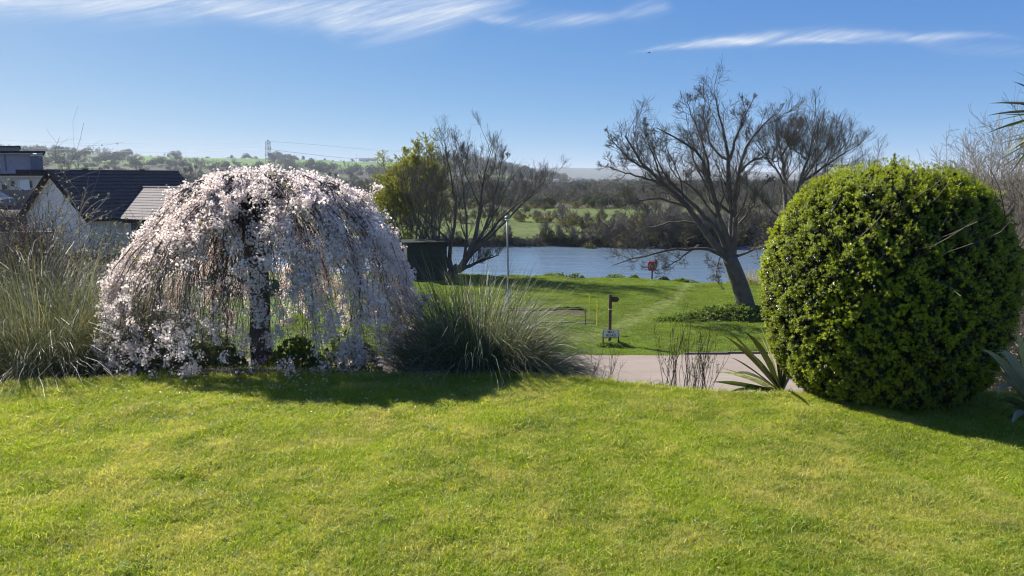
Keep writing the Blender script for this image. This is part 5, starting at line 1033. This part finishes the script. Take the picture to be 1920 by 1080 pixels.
courses(roof, hp(-.12, HW+.1, ez-.06), hp(LN+.1, HW+.1, ez-.06), hp(LN+.1, .03, A0[2]+.02), hp(-.12, .03, A0[2]+.02), 13, tilem, .085)
mb = MB(); tube(mb, [hp(-.14, 0, A0[2]+.05), hp(LN+.12, 0, A0[2]+.05)], .11, 8); mb.build('ridge_tile', tilem, roof)
for s_ in (2.6, 7.2):
    mb = MB(); box(mb, hp(s_, 0, A0[2]+.16), (.3, .3, .1)); mb.build('ridge_vent', tilem, roof)
for s in (1, -1):
    mb = MB(); slab(mb, [hp(-.17, s*(HW+.12), ez-.06), hp(-.02, s*(HW+.12), ez-.06), hp(-.02, 0, A0[2]+.06), hp(-.17, 0, A0[2]+.06)], .30); mb.build('barge_board', darkm, root)
mb = MB(); tube(mb, [hp(-.1, HW+.16, ez-.1), hp(3.0, HW+.16, ez-.1)], .07, 6); mb.build('gutter', darkm, root)
# wing
WS, WZ, WH, WL = 6.05, at(264, 352.5, 59.4)[2], 3.9, 10.2; tt_ = (A0[2]-WZ)/rise*HW
wr = MB(); slab(wr, [hp(WS-WH, HW-.1, ez-.04), hp(WS-WH, WL, ez-.04), hp(WS, WL, WZ), hp(WS, tt_, WZ)], .1); slab(wr, [hp(WS, tt_, WZ), hp(WS, WL, WZ), hp(WS+WH, WL, ez-.04), hp(WS+WH, HW-.1, ez-.04)], .1); wr = wr.build('wing_roof', tile2, root)
courses(wr, hp(WS-WH-.1, HW-.05, ez-.07), hp(WS-WH-.1, WL+.1, ez-.07), hp(WS, WL+.1, WZ+.02), hp(WS, tt_-.02, WZ+.02), 12, tile2, .035)
mb = MB(); tube(mb, [hp(WS, tt_, WZ+.05), hp(WS, WL+.1, WZ+.05)], .1, 8); mb.build('ridge_tile', tile2, wr)
mb = MB(); tube(mb, [hp(WS-WH, HW-.02, ez+.03), hp(WS, tt_, WZ+.05)], .05, 5); mb.build('valley_lead', darkm, wr)
mb = MB(); box(mb, hp(WS-.9, 6.6, WZ-.35), (.3, .3, .12), rz=ang); mb.build('roof_vent', MT['white'], wr)
mb = MB(); a_, b_ = WS-WH+.3, WS+WH-.3
hexa(mb, [hp(a_, WL-.3, zg-.5), hp(b_, WL-.3, zg-.5), hp(b_, w_-.1, zg-.5), hp(a_, w_-.1, zg-.5), hp(a_, WL-.3, ez-.16), hp(b_, WL-.3, ez-.16), hp(b_, w_-.1, ez-.16), hp(a_, w_-.1, ez-.16)]); mb.build('wing_wall', wallm, root)
mb = MB(); slab(mb, [hp(a_-.4, HW+.1, ez-.1), hp(a_-.4, WL+.05, ez-.1), hp(a_-.3, WL+.05, ez-.1), hp(a_-.3, HW+.1, ez-.1)], .22); mb.build('fascia', darkm, root)
# door and window of the wing, seen between grasses and cherry
def face(w0, w1, z0, z1, nm, mat, off=.04, parent=root):
    mb = MB(); hexa(mb, [hp(a_-off, w0, z0), hp(a_+.02, w0, z0), hp(a_+.02, w1, z0), hp(a_-off, w1, z0), hp(a_-off, w0, z1), hp(a_+.02, w0, z1), hp(a_+.02, w1, z1), hp(a_-off, w1, z1)]); return mb.build(nm, mat, parent)
d_ = face(5.3, 6.2, zg, ez-.35, 'door', glassm); face(5.22, 5.3, zg, ez-.3, 'door_frame', MT['white'], .06, d_); f_ = face(7.0, 8.6, zg+1.0, ez-.4, 'window', MT['white'], .05); face(7.08, 8.52, zg+1.08, ez-.48, 'pane', glassm, .06, f_)
mb = MB(); tube(mb, [hp(.2, .5, A0[2]-.75), hp(.2, .5, A0[2]-1.15)], .06, 6); mb.build('wall_lamp', darkm, root)

# ---------------------------------------------------------------- flat-roofed house, garage and car at the far left
lil = surf('lilac_render', (.48, .40, .40), (.43, .36, .36), 1.2, .95); crm = surf('cream_render', (.66, .58, .50), (.58, .52, .45), 1.2, .95); slate = surf('grey_cladding', (.20, .20, .22), (.15, .15, .17), 2, .8)
def fb(mb, px0, px1, py0, py1, d, depth):
    A_, B_ = at(px0, py1, d), at(px1, py0, d); k_ = .62*depth; hexa(mb, [(A_[0], d, A_[2]), (B_[0], d, A_[2]), (B_[0]-k_, d+depth, A_[2]), (A_[0]-k_, d+depth, A_[2]), (A_[0], d, B_[2]), (B_[0], d, B_[2]), (B_[0]-k_, d+depth, B_[2]), (A_[0]-k_, d+depth, B_[2])]); return mb
def part(nm, mat, parent, *a):
    mb = MB(); fb(mb, *a); o = mb.build(nm, mat, parent); o.matrix_parent_inverse = parent.matrix_world.inverted(); o.location = tuple(-np.array(parent.location)); o.matrix_parent_inverse.identity(); return o
q = at(-60, 400, 82); hr = empty('flat_roofed_house', (q[0], 82, Hs(q[0], 82)), 'lilac-grey rendered house with flat roofs at the far left', 'house')
part('wall', lil, hr, -330, 79, 287, 420, 80, 9); part('roof_slab', darkm, hr, -335, 85, 283, 286.8, 79.4, 10.2); part('eaves_soffit', MT['white'], hr, -330, 80, 286.9, 289, 79.6, .38)
part('upper_storey', lil, hr, -300, 36, 275.5, 283, 82, 6); part('upper_roof', darkm, hr, -305, 38, 273.4, 275.4, 81.6, 7)
part('side_panel', slate, hr, 58, 79.5, 292.5, 319, 79.2, .75); part('panel_cap', MT['white'], hr, 57.5, 80.5, 291, 292.4, 79.1, .85)
mb = MB(); q = at(66, 288.5, 79.1)-np.array(hr.location); tube(mb, [q+np.array((-.18, -.05, -.05)), q+np.array((.18, -.05, -.05))], .09, 8); mb.build('wall_light', MT['white'], hr)
for k in range(6):
    part('wall_joint', slate, hr, -250+k*52, -249.3+k*52, 290, 320, 79.985, .03)
q = at(40, 380, 74); gr_ = empty('garage', (q[0], 74, Hs(q[0], 74)), 'low cream garage with a dark flat roof and a white door behind the timber fence', 'garage')
part('wall', crm, gr_, -140, 96, 332, 400, 72.6, 6); part('roof', darkm, gr_, 30, 100, 318, 329.5, 71.8, 7); part('roof', darkm, gr_, -200, 29.8, 325.5, 329.5, 71.7, 7); part('fascia', MT['white'], gr_, -200, 99, 329.6, 331.6, 71.95, .5)
gd_ = part('garage_door', MT['white'], gr_, 36, 55, 337, 362, 72.5, .08); part('window', glassm, gr_, 56.5, 59, 339, 352, 72.5, .08); part('window', glassm, gr_, 4, 12, 346, 356, 72.5, .08); part('window', glassm, gr_, 21, 26, 340, 349, 72.5, .08)
for k in range(4): part('door_panel', crm, gd_, 36.5, 54.5, 341.5+k*5, 342+k*5, 72.45, .04) if False else None
q = at(40, 370, 62); fr_ = empty('timber_fence', (q[0], 62, Hs(q[0], 62)), 'weathered grey timber fence left of the bungalow gable', 'fence'); fm = surf('fence_wood', (.20, .185, .17), (.13, .12, .11), 5, .9, stretch=(1, 1, .2)); fz = at(40, 353, 62)[2]-fr_.location[2]; bm_ = MB(); box(bm_, (0, 0, fz/2), (.155, .025, fz)); bm_ = bm_.mesh('board', fm)
for k in range(30):
    o = link('board', bm_, fr_); o.location = (-2.0+k*.165, .012*(k % 2), random.uniform(-.03, .01)-.1)
mb = MB()
for z in (.5, fz-.35): box(mb, (.4, .06, z), (5.0, .05, .09))
mb.build('rail', fm, fr_)
# parked car
q = at(-6, 384, 58); zc_ = Hs(q[0], 58); zt_ = at(0, 357.5, 58)[2]; car = empty('parked_car', (q[0]-1.2, 58, zt_-1.48), 'dark parked car with a pale roof beside the timber fence', 'car'); cm = surf('car_paint', (.05, .06, .08), (.045, .055, .07), 2, .25, .6)
prof = [(-2.1, .35), (-2.1, .75), (-1.75, .85), (-1.0, .93), (-.45, 1.38), (.95, 1.42), (1.75, .98), (2.05, .9), (2.1, .4)]
def extr(mb, prof, y0, y1, inset=0.):
    n = len(prof); mb.add([(a, y0, c) for a, c in prof]+[(a, y1, c) for a, c in prof], [(k, (k+1) % n, n+(k+1) % n, n+k) for k in range(n)], [(0, k+1, k) for k in range(1, n-1)]+[(n, n+k, n+k+1) for k in range(1, n-1)])
mb = MB(); extr(mb, prof, -.85, .85); body = mb.build('body', cm, car)
mb = MB(); extr(mb, [(-.5, 1.385), (-.42, 1.45), (.9, 1.48), (1.05, 1.40)], -.78, .78); mb.build('roof', MT['white'], car)
mb = MB(); extr(mb, [(-.88, .96), (-.45, 1.33), (.9, 1.36), (1.5, 1.0)], -.87, .87); mb.build('side_window', surf('car_glass', (.12, .22, .2), (.05, .09, .1), 1.5, .1, .5), car)
for (a, c) in ((-1.35, -.8), (1.35, -.8), (-1.35, .8), (1.35, .8)):
    mb = MB(); tube(mb, [(a, c-.1, .33), (a, c+.1, .33)], .33, 16); w_o = mb.build('wheel', MT['black'], car); mb = MB(); tube(mb, [(a, c-.115, .33), (a, c+.115, .33)], .19, 10); mb.build('rim', MT['galv'], w_o)
# pale garden wall low at the left edge
q = at(-30, 440, 21); b = gz(q[0], 21); r = empty('garden_wall', b, 'pale rendered garden wall behind the brambles at the far left', 'wall'); wz = q[2]-b[2]+.0; mb = MB(); box(mb, (0, 0, wz/2-.3), (3.4, .22, wz+.6), rz=.2); mb.build('wall_panel', surf('garden_wall_paint', (.40, .42, .36), (.33, .35, .30), 2, .95), r); mb = MB(); box(mb, (0, 0, wz+.03), (3.5, .3, .07), rz=.2); mb.build('coping', MT['concrete'], r)

# ---------------------------------------------------------------- far buildings
def farhouse(px_, py_, d, w, h, dep, label, group, wall=MT['white'], roofm=slate, flat=False, wins=2):
    q = at(px_, py_, d); r = empty('far_building', q, label, 'building', group); mb = MB(); box(mb, (0, 0, h/2), (w, dep, h)); mb.build('wall', wall, r); mb = MB()
    if flat: box(mb, (0, 0, h+.15), (w+.6, dep+.6, .3))
    else: mb.add([(-w/2-.3, -dep/2-.3, h+.02), (w/2+.3, -dep/2-.3, h+.02), (w/2+.3, dep/2+.3, h+.02), (-w/2-.3, dep/2+.3, h+.02), (-w/2-.3, 0, h+dep*.3), (w/2+.3, 0, h+dep*.3)], [(0, 1, 5, 4), (2, 3, 4, 5), (0, 3, 2, 1)], [(0, 4, 3), (1, 2, 5)])
    mb.build('roof', roofm, r)
    for k in range(wins):
        mb = MB(); box(mb, ((k+.5)/wins*w-w/2, -dep/2-.03, h*.55), (w/wins*.45, .1, h*.3)); mb.build('window', glassm, r)
FG = 'white houses among the far trees'; HX = [868, 878, 935, 966, 985, 1020, 1043, 1062, 1081, 1085]
for (px_, py_, w, h) in ((1043, 343, 7, 6), (1062, 345, 12, 4), (1081, 345, 13, 6), (985, 341, 8, 5), (1085, 338, 8, 4), (966, 341, 7, 5), (935, 340, 9, 6), (868, 338, 8, 5), (878, 339, 7, 4), (1020, 341, 6, 4)):
    farhouse(px_, py_+3, 950, w*.95, h*.75, 8, '%s white house among trees across the valley, counting from the leafy willow' % ORD[sorted(HX).index(px_)], FG)
farhouse(1160, 361, 480, 26, 1.9, 12, 'long low white-roofed shed beyond the wood', None, roofm=MT['white'], flat=True, wins=6)
farhouse(1262, 363, 470, 22, 1.8, 12, 'long low white shed partly hidden by the leaning tree', None, roofm=MT['white'], flat=True, wins=5)
farhouse(690, 302.5, 1790, 40, 4, 12, 'pale low farm building on the left hill skyline', None, flat=False, wins=3)
# pylons and wires
pyl = surf('pylon_steel', (.20, .19, .22), (.16, .15, .18), 5, .6)
def pylon(px_, py_top, d, hgt, label, arms, rz, s=1., barr=.28):
    q = at(px_, py_top, d); b = np.array((q[0], d, q[2]-hgt)); r = empty('pylon', b, label, 'pylon', rz=rz); lv_ = [(0, 4.4*s), (hgt*.25, 3.3*s), (hgt*.45, 2.6*s), (hgt*.62, 2.1*s), (hgt*.78, 1.9*s), (hgt*.92, 1.7*s), (hgt, .15)]
    cor = [(-1, -1), (1, -1), (1, 1), (-1, 1)]; mb = MB()
    for c in cor: tube(mb, [(c[0]*w, c[1]*w, z) for z, w in lv_], barr, 4)
    mb.build('legs', pyl, r); mb = MB()
    for (z0, w0), (z1, w1) in zip(lv_[:-1], lv_[1:]):
        for k in range(4):
            c, e = cor[k], cor[(k+1) % 4]
            tube(mb, [(c[0]*w0, c[1]*w0, z0), (e[0]*w1, e[1]*w1, z1)], barr*.55, 3, False); tube(mb, [(e[0]*w0, e[1]*w0, z0), (c[0]*w1, c[1]*w1, z1)], barr*.55, 3, False); tube(mb, [(c[0]*w1, c[1]*w1, z1), (e[0]*w1, e[1]*w1, z1)], barr*.8, 3, False)
    mb.build('bracing', pyl, r)
    for z, wd in arms:
        mb = MB()
        for sg in (-1, 1):
            for yy in (-1.6, 1.6): tube(mb, [(sg*1.8, yy*s, z), (sg*wd, 0, z+.3), (sg*1.8, yy*s, z+2.2)], barr*.7, 3, False)
        mb.build('cross_arm', pyl, r)
    return b
pb = pylon(502, 262, 900, 44, 'tall lattice electricity pylon rising behind the cherry', ((26, 6.5), (34, 5.2), (40, 4)), math.radians(62))
pylon(1775, 303, 1700, 40, 'distant lattice pylon above the clipped bush', ((24, 9), (31, 8), (37, 7)), .1, 1.2, .35)
for px_, py_, lb in ((668, 288, 'thin far pole on the skyline right of the pylon'), (692, 294, 'short dark far pole on the hill skyline'), (721, 280, 'taller thin far pole on the skyline, left of the leafy willow'), (739, 287, 'far mast on the skyline nearest the leafy willow')):
    q = at(px_, py_, 1750); z0 = Hs(q[0], 1750); r = empty('far_pole', (q[0], 1750, z0), lb, 'pole'); mb = MB(); tube(mb, [(0, 0, -1), (0, 0, q[2]-z0)], .22, 4); mb.build('mast', pyl, r); mb = MB(); tube(mb, [(-2, 0, q[2]-z0-1.5), (2, 0, q[2]-z0-1.5)], .15, 3); mb.build('crossbar', pyl, r)
for (pts, lb) in (([(502, 280), (420, 282), (340, 286), (200, 284), (60, 278), (-200, 262)], 'upper power line running left from the pylon'), ([(502, 264.5), (400, 266), (300, 270), (100, 268), (-200, 250)], 'faint earth wire running left from the pylon'), ([(503, 280), (570, 288), (640, 296), (720, 300), (800, 301)], 'lower power line running right from the pylon'), ([(503, 264.5), (600, 272), (700, 281), (800, 287), (900, 291)], 'faint earth wire running right from the pylon')):
    Q = np.array([at(a, b_, 900+k*60) for k, (a, b_) in enumerate(pts)]); Q = resample(Q, 30); mb = MB(); tube(mb, Q, .10 if 'earth' in lb else .16, 4); tag(mb.build('power_line', pyl), lb, 'power line', 'wires from the pylon')
# bird
q = at(1217, 99, 90); r = empty('bird', q, 'tiny dark bird gliding high in the clear sky', 'bird', rz=.6); mb = MB(); tube(mb, [(-.16, 0, 0), (-.08, 0, 0), (.04, 0, .0), (.13, 0, .02), (.17, 0, .02)], (.01, .04, .05, .03, .008), 6); mb.build('body', MT['black'], r)
for s in (-1, 1):
    mb = MB(); mb.add([(-.05, s*.03, .02), (.06, s*.03, .02), (.04, s*.18, .09), (-.04, s*.17, .09), (-.05, s*.34, .05), (0, s*.33, .05)], [(0, 1, 2, 3), (3, 2, 5, 4)]); mb.build('wing', MT['black'], r)

# ---------------------------------------------------------------- haze
mb = MB(); box(mb, (0, 0, 45), (19500, 19500, 106)); m, nt, out = newmat('haze_air'); pv = nn(nt, 'ShaderNodeVolumePrincipled'); pv.inputs['Color'].default_value = (.86, .92, 1, 1); pv.inputs['Density'].default_value = HAZE if 'HAZE' in globals() else 1.6e-4; pv.inputs['Anisotropy'].default_value = 0.0
nt.links.new(pv.outputs[0], out.inputs['Volume']); hz_ = mb.build('haze', m); tag(hz_, 'pale haze over the valley', kind='stuff')
